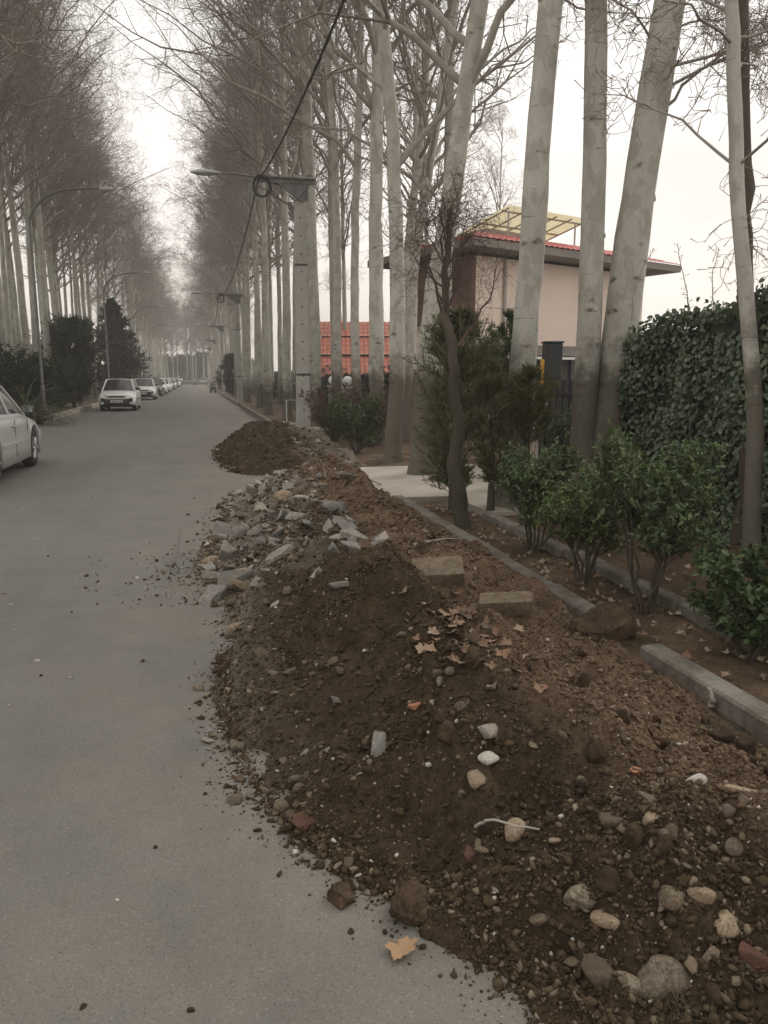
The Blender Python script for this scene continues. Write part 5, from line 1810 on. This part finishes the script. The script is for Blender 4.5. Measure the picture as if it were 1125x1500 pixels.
# ------------------------------------------------------------------ fence, gate and post at the end of the driveway
p0 = atY(805, 503, 10.65)
t = thing('gate_post', 'tall black square post standing above the gate beside the driveway', 'post', (p0[0] + .05, 10.65, 0), R(-12))
mb = MB()
rbox(mb, -.13, .13, -.12, .12, .05, p0[2], .012)
mb.build('post', M['black'], t, smooth=False)
mb = MB()
rbox(mb, -.145, .145, -.135, .135, p0[2] + .002, p0[2] + .03, .008)
mb.build('cap', M['dark_metal'], t, smooth=False)
for zz, w_ in ((1.18, .07), (.92, .05)):
    mb = MB()
    rbox(mb, -.19, -.19 + w_ * 1.6, -.165, -.123, zz - .14, zz + .02, .004)
    for j in range(3):
        box(mb, -.19 + .02, -.19 + w_, -.169, -.166, zz - .11 + .045 * j, zz - .09 + .045 * j, mi=1)
    mb.build('notice_plate', [M['cream'], M['black']], t, smooth=False)
mb = MB()
c = atY(795, 546, 10.6)
box(mb, -.035, .13, -.012, .012, -.20, .20)
for j in range(5):
    box(mb, .01, .09 + .02 * (j % 2), -.018, -.0125, -.15 + .06 * j, -.125 + .06 * j, mi=1)
o = mb.build('notice_sign', [M['sign_yellow'], M['plastic']], smooth=False)
o.location = c
tag(o, 'small orange notice sign fixed at the left of the tall black post', 'sign')

t = thing('driveway_gate', 'dark metal gate with pale square plates and thin white bars behind the cypresses', 'gate', (5.25, 10.85, .1), R(90))
mb = MB()
for z_ in (.06, .75, 1.55):
    box(mb, 0, 2.9, -.03, .03, z_, z_ + .06)
for x_ in (0, 1.42, 2.84):
    box(mb, x_, x_ + .06, -.034, .034, .02, 1.66)
mb.build('frame', M['black'], t, smooth=False)
mb = MB()
box(mb, .07, 1.41, -.012, .012, .82, 1.54)
box(mb, 1.49, 2.83, -.012, .012, .82, 1.54)
mb.build('sheet_panel', M['dark_metal'], t, smooth=False)
mb = MB()
for x_ in np.arange(.16, 2.8, .15):
    if abs(x_ - 1.45) > .06:
        tubes(mb, [(x_, 0, .125), (x_, 0, .74)], .012, 6)
mb.build('bars', M['light_metal'], t)
for x_, z_ in ((.25, 1.05), (.25, 1.32), (.8, 1.05), (.8, 1.32), (1.75, 1.05), (1.75, 1.32), (2.3, 1.05), (2.3, 1.32)):
    mb = MB()
    rbox(mb, x_, x_ + .28, .0125, .03, z_, z_ + .13, .004)
    mb.build('plate', M['cream'], t, smooth=False)
t = thing('metal_fence', 'dark sheet metal fence between the ivy wall and the tall black post', 'fence', (5.2, 7.8, .05), R(90))
mb = MB()
for i in range(28):
    box(mb, i * .1, i * .1 + .092, -.01 + .012 * (i % 2), .012 + .012 * (i % 2), .05, 1.42)
mb.build('panel', M['dark_metal'], t, smooth=False)
mb = MB()
for z_ in (.2, 1.2):
    box(mb, 0, 2.8, .03, .07, z_, z_ + .05)
mb.build('rail', M['black'], t, smooth=False)
leaf_wall('hedge', (4.9, 8.0), (5.0, 9.6), 1.15, 1.0, .5, 2600, .06, .035, ((.024, .036, .014), (.045, .062, .022), (.075, .095, .035)), 'loose green bush in front of the dark metal fence', 'hedge', 71, bulge=.25)


# ------------------------------------------------------------------ buildings on the right
def roof_sheet(mb, w_, run, z0, rise, wave=.22, amp=.03, steps=0.35, x0=0, y0=0, mi=0):
    """ribbed tile roof plane rising towards +y, stepped in courses"""
    xs = np.arange(x0, x0 + w_ + .01, wave / 6)
    n = max(2, int(run / steps))
    rows = []
    for i in range(n):
        rows += [(i / n, .0), ((i + .98) / n, -.02)]
    V = []
    for f, dz in rows:
        for x in xs:
            V.append((x, y0 + run * f, z0 + rise * f + dz + amp * abs(math.sin(math.pi * x / wave))))
    nx = len(xs)
    Q = [(i * nx + j, i * nx + j + 1, (i + 1) * nx + j + 1, (i + 1) * nx + j) for i in range(len(rows) - 1) for j in range(nx - 1)]
    mb.add(V, Q, mi=mi)


hz = atY(690, 352, 19.5)[2]
t = thing('villa', 'two storey villa with plain pinkish wall, brown brick corner and red roof edge', 'house', (7.5, 20, 0), math.atan2(.36, .933))
mb = MB()
box(mb, 0, 7.35, 0, 3.6, 0, hz - .28)
box(mb, 5.5, 7.35, 3.6, 9, 0, hz - .28)
wl = mb.build('wall', M['pink_wall'], t, smooth=False)
mb = MB()
box(mb, -.16, -.003, -.06, 3.5, 3.0, hz - .3)
mb.build('brick_wall', M['brown_brick'], t, smooth=False)
mb = MB()
prism(mb, [(-.02, 1.0, 1.5), (-.004, 1.0, 1.5), (-.004, 1.6, 1.5), (-.02, 1.6, 1.5), (-.16, .3, 2.99), (-.004, .3, 2.99), (-.004, 2.3, 2.99), (-.16, 2.3, 2.99)])
mb.build('corbel', M['cream'], t, smooth=False)
mb = MB()
box(mb, -.75, 8.15, -.8, 4.1, hz - .2, hz, mi=0)
box(mb, 5.0, 8.15, 4.1, 9.6, hz - .2, hz, mi=0)
fa = mb.build('eaves', M['fascia'], t, smooth=False)
mb = MB()
roof_sheet(mb, 8.95, 1.3, hz + .01, .44, x0=-.78, y0=-.83)
V = mb.v[0]
k = np.clip((V[:, 1] + .83) / 1.3, 0, 1)
V[:, 0] = np.where(V[:, 0] > 6.5, np.minimum(V[:, 0], 8.2 - 1.3 * k), V[:, 0])
V[:, 0] = np.where(V[:, 0] < 1, np.maximum(V[:, 0], -.8 + 1.3 * k), V[:, 0])
box(mb, .5, 6.9, .5, 3.4, hz + .2, hz + .40)
mb.build('roof', M['red_roof'], t, smooth=False)
mb = MB()
tubes(mb, [(1.1, -.06, .2), (1.1, -.06, hz - .3)], .05, 8)
mb.build('drainpipe', M['pale_wall'], t)
mb = MB()
box(mb, 1.5, 3.4, 1.2, 2.9, hz + .42, hz + .75)
mb.build('roof_room', M['pale_wall'], t, smooth=False)
cz = hz + .62
mb = MB()
for x_ in (1.6, 3.0, 4.4):
    for y_ in (.4, 2.2):
        tubes(mb, [(x_, y_, hz + .1), (x_, y_, cz + (.0 if y_ > 1 else .38) + .1)], .03, 6)
for y_, dz in ((.4, .46), (1.3, .27), (2.2, .08)):
    tubes(mb, [(1.35, y_, cz + dz), (4.65, y_, cz + dz)], .03, 6)
for x_ in np.arange(1.4, 4.7, .65):
    tubes(mb, [(x_, .2, cz + .50), (x_, 2.5, cz + .02)], .025, 6)
cf = mb.build('canopy_frame', M['light_metal'], t)
mb = MB()
mb.add([(1.3, .1, cz + .56), (4.7, .1, cz + .56), (4.7, 2.6, cz + .03), (1.3, 2.6, cz + .03)], [(0, 1, 2, 3)])
mb.build('canopy_sheet', M['yellow'], t, smooth=False)

t = thing('carport', 'grey flat roofed carport with white edge strip below the pinkish villa wall', 'carport', (6.9, 16.6, 0), R(14))
mb = MB()
box(mb, 0, 4.6, 0, 2.2, 2.02, 2.25)
mb.build('roof', M['fascia'], t, smooth=False)
mb = MB()
box(mb, -.02, 4.6, -.04, -.003, 1.93, 1.99)
mb.build('edge_strip', M['plate'], t, smooth=False)
for x_ in (.1, 2.2, 4.4):
    mb = MB()
    box(mb, x_, x_ + .12, .05, .17, 0, 2.015)
    mb.build('post', M['dark_metal'], t, smooth=False)
mb = MB()
box(mb, 0, 4.6, 2.05, 2.195, 0, 2.015)
mb.build('back_wall', M['grey_wall'], t, smooth=False)

t = thing('tiled_house', 'low house with tiers of orange red tile roofs glimpsed between the trunks', 'house', (5.7, 35, 0), R(-11))
mb = MB()
box(mb, 0, 6.6, .9, 6, 0, 1.9)
mb.build('wall', M['pale_wall'], t, smooth=False)
for i, (z_, y_, run, rise) in enumerate(((1.5, -.2, 1.5, 1.0), (2.58, 1.25, 1.5, .9), (3.52, 2.7, 1.5, .8))):
    mb = MB()
    roof_sheet(mb, 7.0, run, z_, rise, x0=-.2, y0=y_)
    mb.build('roof', M['orange_roof'], t, smooth=False)
    if i:
        mb = MB()
        box(mb, -.05, 6.65, y_ + .12, y_ + .3, z_ - .12, z_ + .02)
        mb.build('roof_step', M['dark_metal'], t, smooth=False)
mb = MB()
box(mb, .6, 1.8, .86, .897, .7, 1.6)
mb.build('window', M['glass'], t, smooth=False)

t = thing('gatehouse', 'small brick gatehouse with brown pyramid roof left of the villa', 'gatehouse', (7.3, 27.0, 0), R(-12))
mb = MB()
box(mb, 0, 2.0, 0, 2.0, 0, 1.85)
mb.build('wall', M['grey_wall'], t, smooth=False)
mb = MB()
z_ = 1.84
V = [(-.35, -.35, z_), (2.35, -.35, z_), (2.35, 2.35, z_), (-.35, 2.35, z_), (-.35, -.35, z_ + .12), (2.35, -.35, z_ + .12), (2.35, 2.35, z_ + .12), (-.35, 2.35, z_ + .12), (1, 1, z_ + 1.15)]
mb.add(V, [(0, 1, 5, 4), (1, 2, 6, 5), (2, 3, 7, 6), (3, 0, 4, 7), (3, 2, 1, 0)], T=[(4, 5, 8), (5, 6, 8), (6, 7, 8), (7, 4, 8)])
mb.build('roof', M['brown_roof'], t, smooth=False)
mb = MB()
box(mb, .5, 1.4, -.03, -.003, .7, 1.5)
mb.build('window', M['glass'], t, smooth=False)

for i, (px, py, Y) in enumerate([(509, 558, 22.5), (487, 557, 26)]):
    c = atY(px, py, Y)
    r_ = .145
    t = thing('globe_lamp', ['white globe lamp on a pale pillar below the orange red roofs, the right one', 'white globe lamp half hidden by a trunk, the left one'][i], 'lamp', (c[0], c[1], 0), 0, 'globe lamps on the fence pillars')
    mb = MB()
    rbox(mb, -.12, .12, -.12, .12, 0, c[2] - r_ - .09, .01)
    rbox(mb, -.17, .17, -.17, .17, c[2] - r_ - .088, c[2] - r_ - .02, .01)
    mb.build('pillar', M['pole'], t, smooth=False)
    mb = MB()
    mb.add(ICO3[0] * r_ + (0, 0, c[2]), T=ICO3[1])
    mb.build('globe', M['white'], t)

# small kerbside things
t = thing('pipe_railing', 'small pale pipe railing on a concrete block beside the nearest utility pole', 'railing', (2.45, 19.9, 0))
mb = MB()
rbox(mb, -.2, .16, -.1, .1, -.05, .32, .015)
mb.build('block', M['pole'], t, smooth=False)
mb = MB()
tubes(mb, [(-.14, 0, .3), (-.14, 0, .92), (.12, 0, .92), (.12, 0, .3)], .018, 8)
mb.build('pipe', M['light_metal'], t)
t = thing('pipe_railing', 'dark pipe railing on the right verge between the first two utility poles', 'railing', (2.75, 29, .05))
mb = MB()
tubes(mb, [(-.3, 0, -.05), (-.3, 0, .9), (.5, .1, .9), (.5, .1, -.05)], .025, 8)
tubes(mb, [(-.3, 0, .5), (.5, .1, .5)], .02, 8)
mb.build('pipe', M['dark_metal'], t)


# ------------------------------------------------------------------ cars
def wheel(t, x, y, side, r_=.29, w_=.18):
    mb = MB()
    prof = [(r_ * .62, -w_ / 2), (r_ * .9, -w_ / 2), (r_ * .98, -w_ / 2 + .02), (r_, -w_ * .3), (r_, w_ * .3), (r_ * .98, w_ / 2 - .02), (r_ * .9, w_ / 2), (r_ * .62, w_ / 2)]
    lathe(mb, prof, 28, 'x')
    o = mb.build('wheel', M['tyre'], t)
    o.location = (x, y, r_)
    mb = MB()
    lathe(mb, [(r_ * .64, side * w_ * .46), (r_ * .60, side * w_ * .50), (r_ * .54, side * w_ * .36), (r_ * .16, side * w_ * .30), (r_ * .0, side * w_ * .30)], 28, 'x')
    for k in range(6):
        a = k * math.pi / 3
        c, s_ = math.cos(a), math.sin(a)
        P = np.array([(side * w_ * .44, c * r_ * .1, s_ * r_ * .1), (side * w_ * .46, c * r_ * .6, s_ * r_ * .6)])
        tubes(mb, P, [.045, .034], 6)
    tubes(mb, [(side * w_ * .40, 0, 0), (side * w_ * .52, 0, 0)], r_ * .17, 12, cap=True)
    rm = mb.build('rim', M['rim'], o)
    mb = MB()
    lathe(mb, [(r_ * .6, side * w_ * .20), (0, side * w_ * .18)], 20, 'x')
    mb.build('brake_disc', M['plastic'], o)


def car(name, lab, loc, rz, paint_, kind='hatch', detail=True, group=None):
    """kind: hatch (short, upright) or sedan (longer, rounder). Front towards +y before turning."""
    t = thing(name, lab, 'car', loc, rz, group)
    if kind == 'hatch':
        L, W, Hh = 3.94, .80, 1.45
        wf, wr = 1.17, -1.17
        topk = [(-1.97, .78), (-1.93, .90), (-1.75, .93), (-1.5, .95), (.75, .93), (1.0, .90), (1.5, .82), (1.82, .75), (1.93, .68), (1.97, .58)]
        ws = (1.00, .33, -1.35, -1.78)       # windscreen base, roof front, roof rear, rear window base
        zr = 1.43
    else:
        L, W, Hh = 4.5, .86, 1.42
        wf, wr = 1.30, -1.32
        topk = [(-2.25, .70), (-2.2, .88), (-2.0, .98), (-1.55, 1.0), (.7, .95), (1.1, .90), (1.7, .80), (2.05, .68), (2.2, .58), (2.25, .48)]
        ws = (1.05, .28, -.85, -1.60)
        zr = 1.40
    ra, wr_ = (.36, .29) if kind == 'hatch' else (.385, .315)
    tk = np.array(topk)
    y0, y1 = -L / 2, L / 2
    ys = np.unique(np.concatenate([np.linspace(y0, y1, 50), wf + ra * np.cos(np.linspace(0, np.pi, 15)), wr + ra * np.cos(np.linspace(0, np.pi, 15)), y0 + np.array([0, .02, .06, .12, .2]), y1 - np.array([0, .02, .06, .12, .2])]))
    rings, nside = [], 9
    for y in ys:
        e = max(0, (abs(y) - (L / 2 - .45)) / .45)
        w_ = W * (1 - .16 * e ** 2.2)
        zt = float(np.interp(y, tk[:, 0], tk[:, 1]))
        zb = .20 + (.06 if abs(y) > L / 2 - .5 else 0) + .05 * e
        for yw in (wf, wr):
            d = abs(y - yw)
            if d < ra:
                zb = max(zb, wr_ + math.sqrt(max(0, ra * ra - d * d)) - .0)
        zb = min(zb, zt - .06)
        zm = [zb, zb + .012, max(zb + .02, .45), max(zb + .03, .60), max(zb + .035, zt - .16), zt - .05, zt - .012, zt + .012, zt + .025]
        flare = 0.012 if any(abs(y - yw) < ra + .05 for yw in (wf, wr)) else 0
        wx = [w_ - .03, w_ + flare - .004, w_ + flare, w_ + .004, w_ - .01, w_ - .055, w_ - .11, w_ * .55, 0]
        half = [(a, y, z) for a, z in zip(wx, zm)]
        rings.append([(-a, b, c) for a, b, c in half] + [(a, b, c) for a, b, c in reversed(half[:-1])])
    m_ = len(rings[0])
    V = np.array(rings).reshape(-1, 3)
    Q = [(i * m_ + j, (i + 1) * m_ + j, (i + 1) * m_ + j + 1, i * m_ + j + 1) for i in range(len(ys) - 1) for j in range(m_ - 1)]
    mb = MB()
    mb.add(V, Q)
    for i, fl in ((0, False), (len(ys) - 1, True)):
        ring = V[i * m_:(i + 1) * m_]
        c = ring.mean(0)
        tr = [(j, j + 1, m_) if fl else (j + 1, j, m_) for j in range(m_ - 1)]
        mb.add(np.vstack([ring, c]), T=tr)
    # roof and pillars
    zb_ = float(np.interp(ws[0], tk[:, 0], tk[:, 1])) + .0
    zb2 = float(np.interp(ws[3], tk[:, 0], tk[:, 1])) + .0
    bw, rw = W - .10, W - .25
    cr = .035
    rx = np.linspace(-1, 1, 9)
    ry = np.linspace(ws[2] - .03, ws[1] + .03, 9)
    V = []
    for yy in ry:
        fy = (yy - ws[2]) / (ws[1] - ws[2])
        for xx in rx:
            V.append((xx * (rw + .03), yy, zr + .02 - cr * abs(xx) ** 2.5 - .05 * (2 * fy - 1) ** 2 * (abs(2 * fy - 1))))
    mb.add(V, [(i * 9 + j, i * 9 + j + 1, i * 9 + j + 10, i * 9 + j + 9) for i in range(8) for j in range(8)])
    A = lambda f, a, b: np.array(a) * (1 - f) + np.array(b) * f
    for sd in (-1, 1):
        f0, f1 = (sd * bw, ws[0], zb_ - .02), (sd * rw, ws[1], zr - .035)
        r0_, r1_ = (sd * (bw - .02), ws[3], zb2 - .02), (sd * rw, ws[2], zr - .035)
        tubes(mb, np.array([f0, f1]), .036, 6)
        tubes(mb, np.array([r0_, r1_]), .05, 6)
        tubes(mb, np.array([f1, A(.5, f1, r1_) + (0, 0, .02), r1_]), .03, 6)
        ym = -.10 if kind == 'hatch' else -.02
        tubes(mb, np.array([(sd * (bw + .005), ym, .93), (sd * (rw + .012), ym - .05, zr - .03)]), .03, 6)
    mb.build('body', M[paint_], t)
    # glass
    def pane(nm, q):
        g = MB()
        q = np.array(q, float)
        n_ = np.cross(q[1] - q[0], q[3] - q[0])
        n_ /= np.linalg.norm(n_)
        V = []
        for i in range(7):
            for j in range(7):
                u, v = i / 6, j / 6
                p = (q[0] * (1 - u) + q[1] * u) * (1 - v) + (q[3] * (1 - u) + q[2] * u) * v
                V.append(p + n_ * .05 * (math.sin(u * math.pi) * .8 if abs(n_[0]) < .5 else .12 * math.sin(v * math.pi)))
        g.add(V, [(i * 7 + j, (i + 1) * 7 + j, (i + 1) * 7 + j + 1, i * 7 + j + 1) for i in range(6) for j in range(6)])
        return g.build(nm, M['glass'], t)
    zf = zr - .04
    pane('windscreen', [(bw, ws[0], zb_), (-bw, ws[0], zb_), (-rw, ws[1], zf), (rw, ws[1], zf)])
    pane('rear_window', [(-bw + .02, ws[3], zb2), (bw - .02, ws[3], zb2), (rw, ws[2], zf), (-rw, ws[2], zf)])
    ym = -.10 if kind == 'hatch' else -.02
    for sd in (-1, 1):
        a = [(sd * (bw + .0), ws[0] - .03, .93), (sd * bw, ym, .94), (sd * (rw + .003), ym - .05, zf), (sd * (rw + .003), ws[1], zf)]
        b = [(sd * bw, ym, .94), (sd * (bw - .02), ws[3] + .03, .95), (sd * (rw + .003), ws[2], zf), (sd * (rw + .003), ym - .05, zf)]
        for q in (a, b):
            pane('side_window', q if sd < 0 else [q[1], q[0], q[3], q[2]])
    # underside, wheels
    mb = MB()
    box(mb, -W + .12, W - .12, y0 + .25, y1 - .25, .19, .62)
    for yw in (wf, wr):
        box(mb, -W + .03, W - .03, yw - ra + .04, yw + ra - .04, .5, .66)
    mb.build('underbody', M['plastic'], t, smooth=False)
    for sd in (-1, 1):
        for yw in (wf, wr):
            wheel(t, sd * (W - .10), yw, sd, wr_)
    # front
    yf = y1
    for sd in (-1, 1):
        mb = MB()
        hx0, hx1 = (.40, .70) if kind == 'hatch' else (.42, .76)
        zl0, zl1 = (.60, .735) if kind == 'hatch' else (.54, .66)
        prism(mb, [(sd * hx0, yf - .10, zl0), (sd * hx1, yf - .26, zl0), (sd * hx1, yf - .16, zl0), (sd * hx0, yf + .012, zl0), (sd * hx0, yf - .12, zl1), (sd * hx1, yf - .28, zl1), (sd * hx1, yf - .19, zl1), (sd * hx0, yf - .035, zl1)])
        mb.build('headlight', M['lamp'], t, smooth=False)
        mb = MB()
        rbox(mb, sd * .56 - .1, sd * .56 + .1, y0 - .012, y0 + .06, .66, .80, .01)
        mb.build('tail_light', M['red_brick'], t, smooth=False)
        mb = MB()
        rbox(mb, sd * (W + .045) - .095, sd * (W + .045) + .095, ws[0] - .33, ws[0] - .22, .93, 1.06, .03)
        mr = mb.build('wing_mirror', M['plastic'], t)
        mb = MB()
        box(mb, sd * (W + .045) - .075, sd * (W + .045) + .075, ws[0] - .336, ws[0] - .331, .95, 1.04)
        mb.build('mirror_glass', M['mirror'], mr, smooth=False)
        if detail:
            for yy in (ym - .12, ws[3] + .35):
                mb = MB()
                rbox(mb, sd * (W + .006) - .012, sd * (W + .006) + .012, yy - .1, yy + .08, .76, .79, .006)
                mb.build('door_handle', M['plastic'] if kind == 'hatch' else M[paint_], t)
            mb = MB()
            for yy in (wf - ra - .08 if kind == 'sedan' else .78, ym - .04, ws[3] + .25):
                box(mb, sd * (W + .001) - .004, sd * (W + .001) + .004, yy - .004, yy + .004, .3, .86)
            mb.build('door_seam', M['black'], t, smooth=False)
            mb = MB()
            box(mb, sd * (W + .008) - .012, sd * (W + .008) + .012, wr + ra + .05, wf - ra - .05, .50, .54)
            mb.build('side_trim', M['plastic'] if kind == 'hatch' else M[paint_], t, smooth=False)
    mb = MB()
    rbox(mb, -.36, .36, yf - .06, yf + .006, .62, .70, .012)
    mb.build('grille', M['plastic'], t, smooth=False)
    for yy, s_, nm in ((yf, 1, 'front_bumper'), (y0, -1, 'rear_bumper')):
        mb = MB()
        c = []
        for x_, dy in ((-W + .04, -.24), (-.6, -.04), (-.3, .02), (.3, .02), (.6, -.04), (W - .04, -.24)):
            c.append((x_, yy + s_ * (dy + .03)))
        for z0_, z1_ in ((.27, .55),):
            V = [(x_, y_, z) for z in (z0_, z0_ + .05, z1_ - .03, z1_) for x_, y_ in c]
            V = np.array(V)
            V[:6, 1] -= s_ * .05
            V[18:, 1] -= s_ * .03
            mb.add(V, [(r_ * 6 + j, r_ * 6 + j + 1, r_ * 6 + j + 7, r_ * 6 + j + 6) for r_ in range(3) for j in range(5)])
            mb.add([(x_, y_, z1_) for x_, y_ in c] + [(x_, y_ - s_ * .12, z1_ + .002) for x_, y_ in c], [(j, j + 1, j + 7, j + 6) for j in range(5)])
        mb.build(nm, M['plastic' if kind == 'hatch' else paint_], t)
    for yy, s_ in ((yf, 1), (y0, -1)):
        mb = MB()
        rbox(mb, -.26, .26, yy + s_ * .062 - .008, yy + s_ * .062 + .008, .40, .51, .003)
        for k in range(7):
            if k != 2:
                box(mb, -.2 + .06 * k, -.2 + .06 * k + .035, yy + s_ * .072 - .001, yy + s_ * .072 + .001, .43, .48, mi=1)
        mb.build('licence_plate', [M['plate'], M['plastic']], t, smooth=False)
    return t


car('parked_car', 'silver sedan cut off by the left picture edge, seen from its right side', (-3.56, 12.62, 0), 0, 'car_silver', 'sedan')
CG = 'cars parked in a line along the left kerb'
LINE = [(35.8, -3.42, 'car_white', 'hatch', 'white hatchback nearest the viewer in the parked line, facing the viewer'),
        (53.5, -3.42, 'car_white', 'hatch', 'second car of the parked line, a white hatchback behind the first gap'),
        (63.5, -3.40, 'car_dark', 'hatch', 'dark windowed grey car right behind the second white car'),
        (71.0, -3.36, 'car_white', 'sedan', 'rounded white sedan fourth in the parked line'),
        (80.0, -3.32, 'car_white', 'sedan', 'white sedan fifth in the parked line'),
        (88.5, -3.30, 'car_white', 'hatch', 'white hatchback sixth in the parked line'),
        (97.0, -3.28, 'car_grey', 'sedan', 'grey sedan far along the parked line'),
        (106.0, -3.25, 'car_white', 'hatch', 'white hatchback behind the far grey sedan'),
        (116.0, -3.22, 'car_dark', 'sedan', 'dark sedan near the far end of the parked line'),
        (127.0, -3.2, 'car_white', 'sedan', 'tiny white sedan beyond the dark one'),
        (139.0, -3.2, 'car_silver', 'hatch', 'last tiny car at the far end of the parked line')]
for y, x, pt, kd, lab in LINE:
    car('parked_car', lab, (x, y + (1.97 if kd == 'hatch' else 2.25), 0), math.pi, pt, kd, y < 60, CG)
for i, (x, pt) in enumerate([(-1.6, 'car_grey'), (1.6, 'car_silver')]):
    car('parked_car', ['grey car standing across the far end of the avenue', 'silver car right of the grey one at the far end of the avenue'][i], (x, 168 + i, 0), R(78), pt, 'sedan', False)

t = thing('parked_motorcycle', 'small dark motorcycle parked at the far right kerb', 'motorcycle', (1.75, 78, 0), R(160))
for yy in (-.62, .62):
    mb = MB()
    lathe(mb, [(.22, -.05), (.30, -.04), (.31, 0), (.30, .04), (.22, .05)], 20, 'x')
    o = mb.build('wheel', M['tyre'], t)
    o.location = (0, yy, .31)
mb = MB()
tubes(mb, [(0, .62, .31), (0, .42, .95), (0, .38, 1.05)], .035, 6)
tubes(mb, [(0, -.62, .31), (0, -.2, .5), (0, .38, .85)], .05, 6)
rbox(mb, -.12, .12, -.2, .25, .3, .6, .03)
mb.build('frame', M['dark_metal'], t)
mb = MB()
rbox(mb, -.14, .14, -.05, .38, .72, .95, .06)
mb.build('fuel_tank', M['red_brick'], t)
mb = MB()
rbox(mb, -.13, .13, -.75, -.05, .74, .84, .03)
mb.build('seat', M['plastic'], t)
mb = MB()
tubes(mb, [(-.36, .3, 1.08), (0, .4, 1.02), (.36, .3, 1.08)], .018, 6)
mb.build('handlebar', M['dark_metal'], t)


# ------------------------------------------------------------------ hazy air over the whole place
mb = MB()
box(mb, -160, 160, -40, 340, -1.2, 27)
hm = bpy.data.materials.new('haze')
hm.use_nodes = True
hm.node_tree.nodes.remove(hm.node_tree.nodes['Principled BSDF'])
pv = hm.node_tree.nodes.new('ShaderNodeVolumePrincipled')
pv.inputs['Color'].default_value = (0.93, 0.89, 0.84, 1)
pv.inputs['Density'].default_value = 0.0022
pv.inputs['Anisotropy'].default_value = 0.2
hm.node_tree.links.new(pv.outputs[0], hm.node_tree.nodes['Material Output'].inputs['Volume'])
o = mb.build('haze', hm, smooth=False)
o['kind'] = 'stuff'
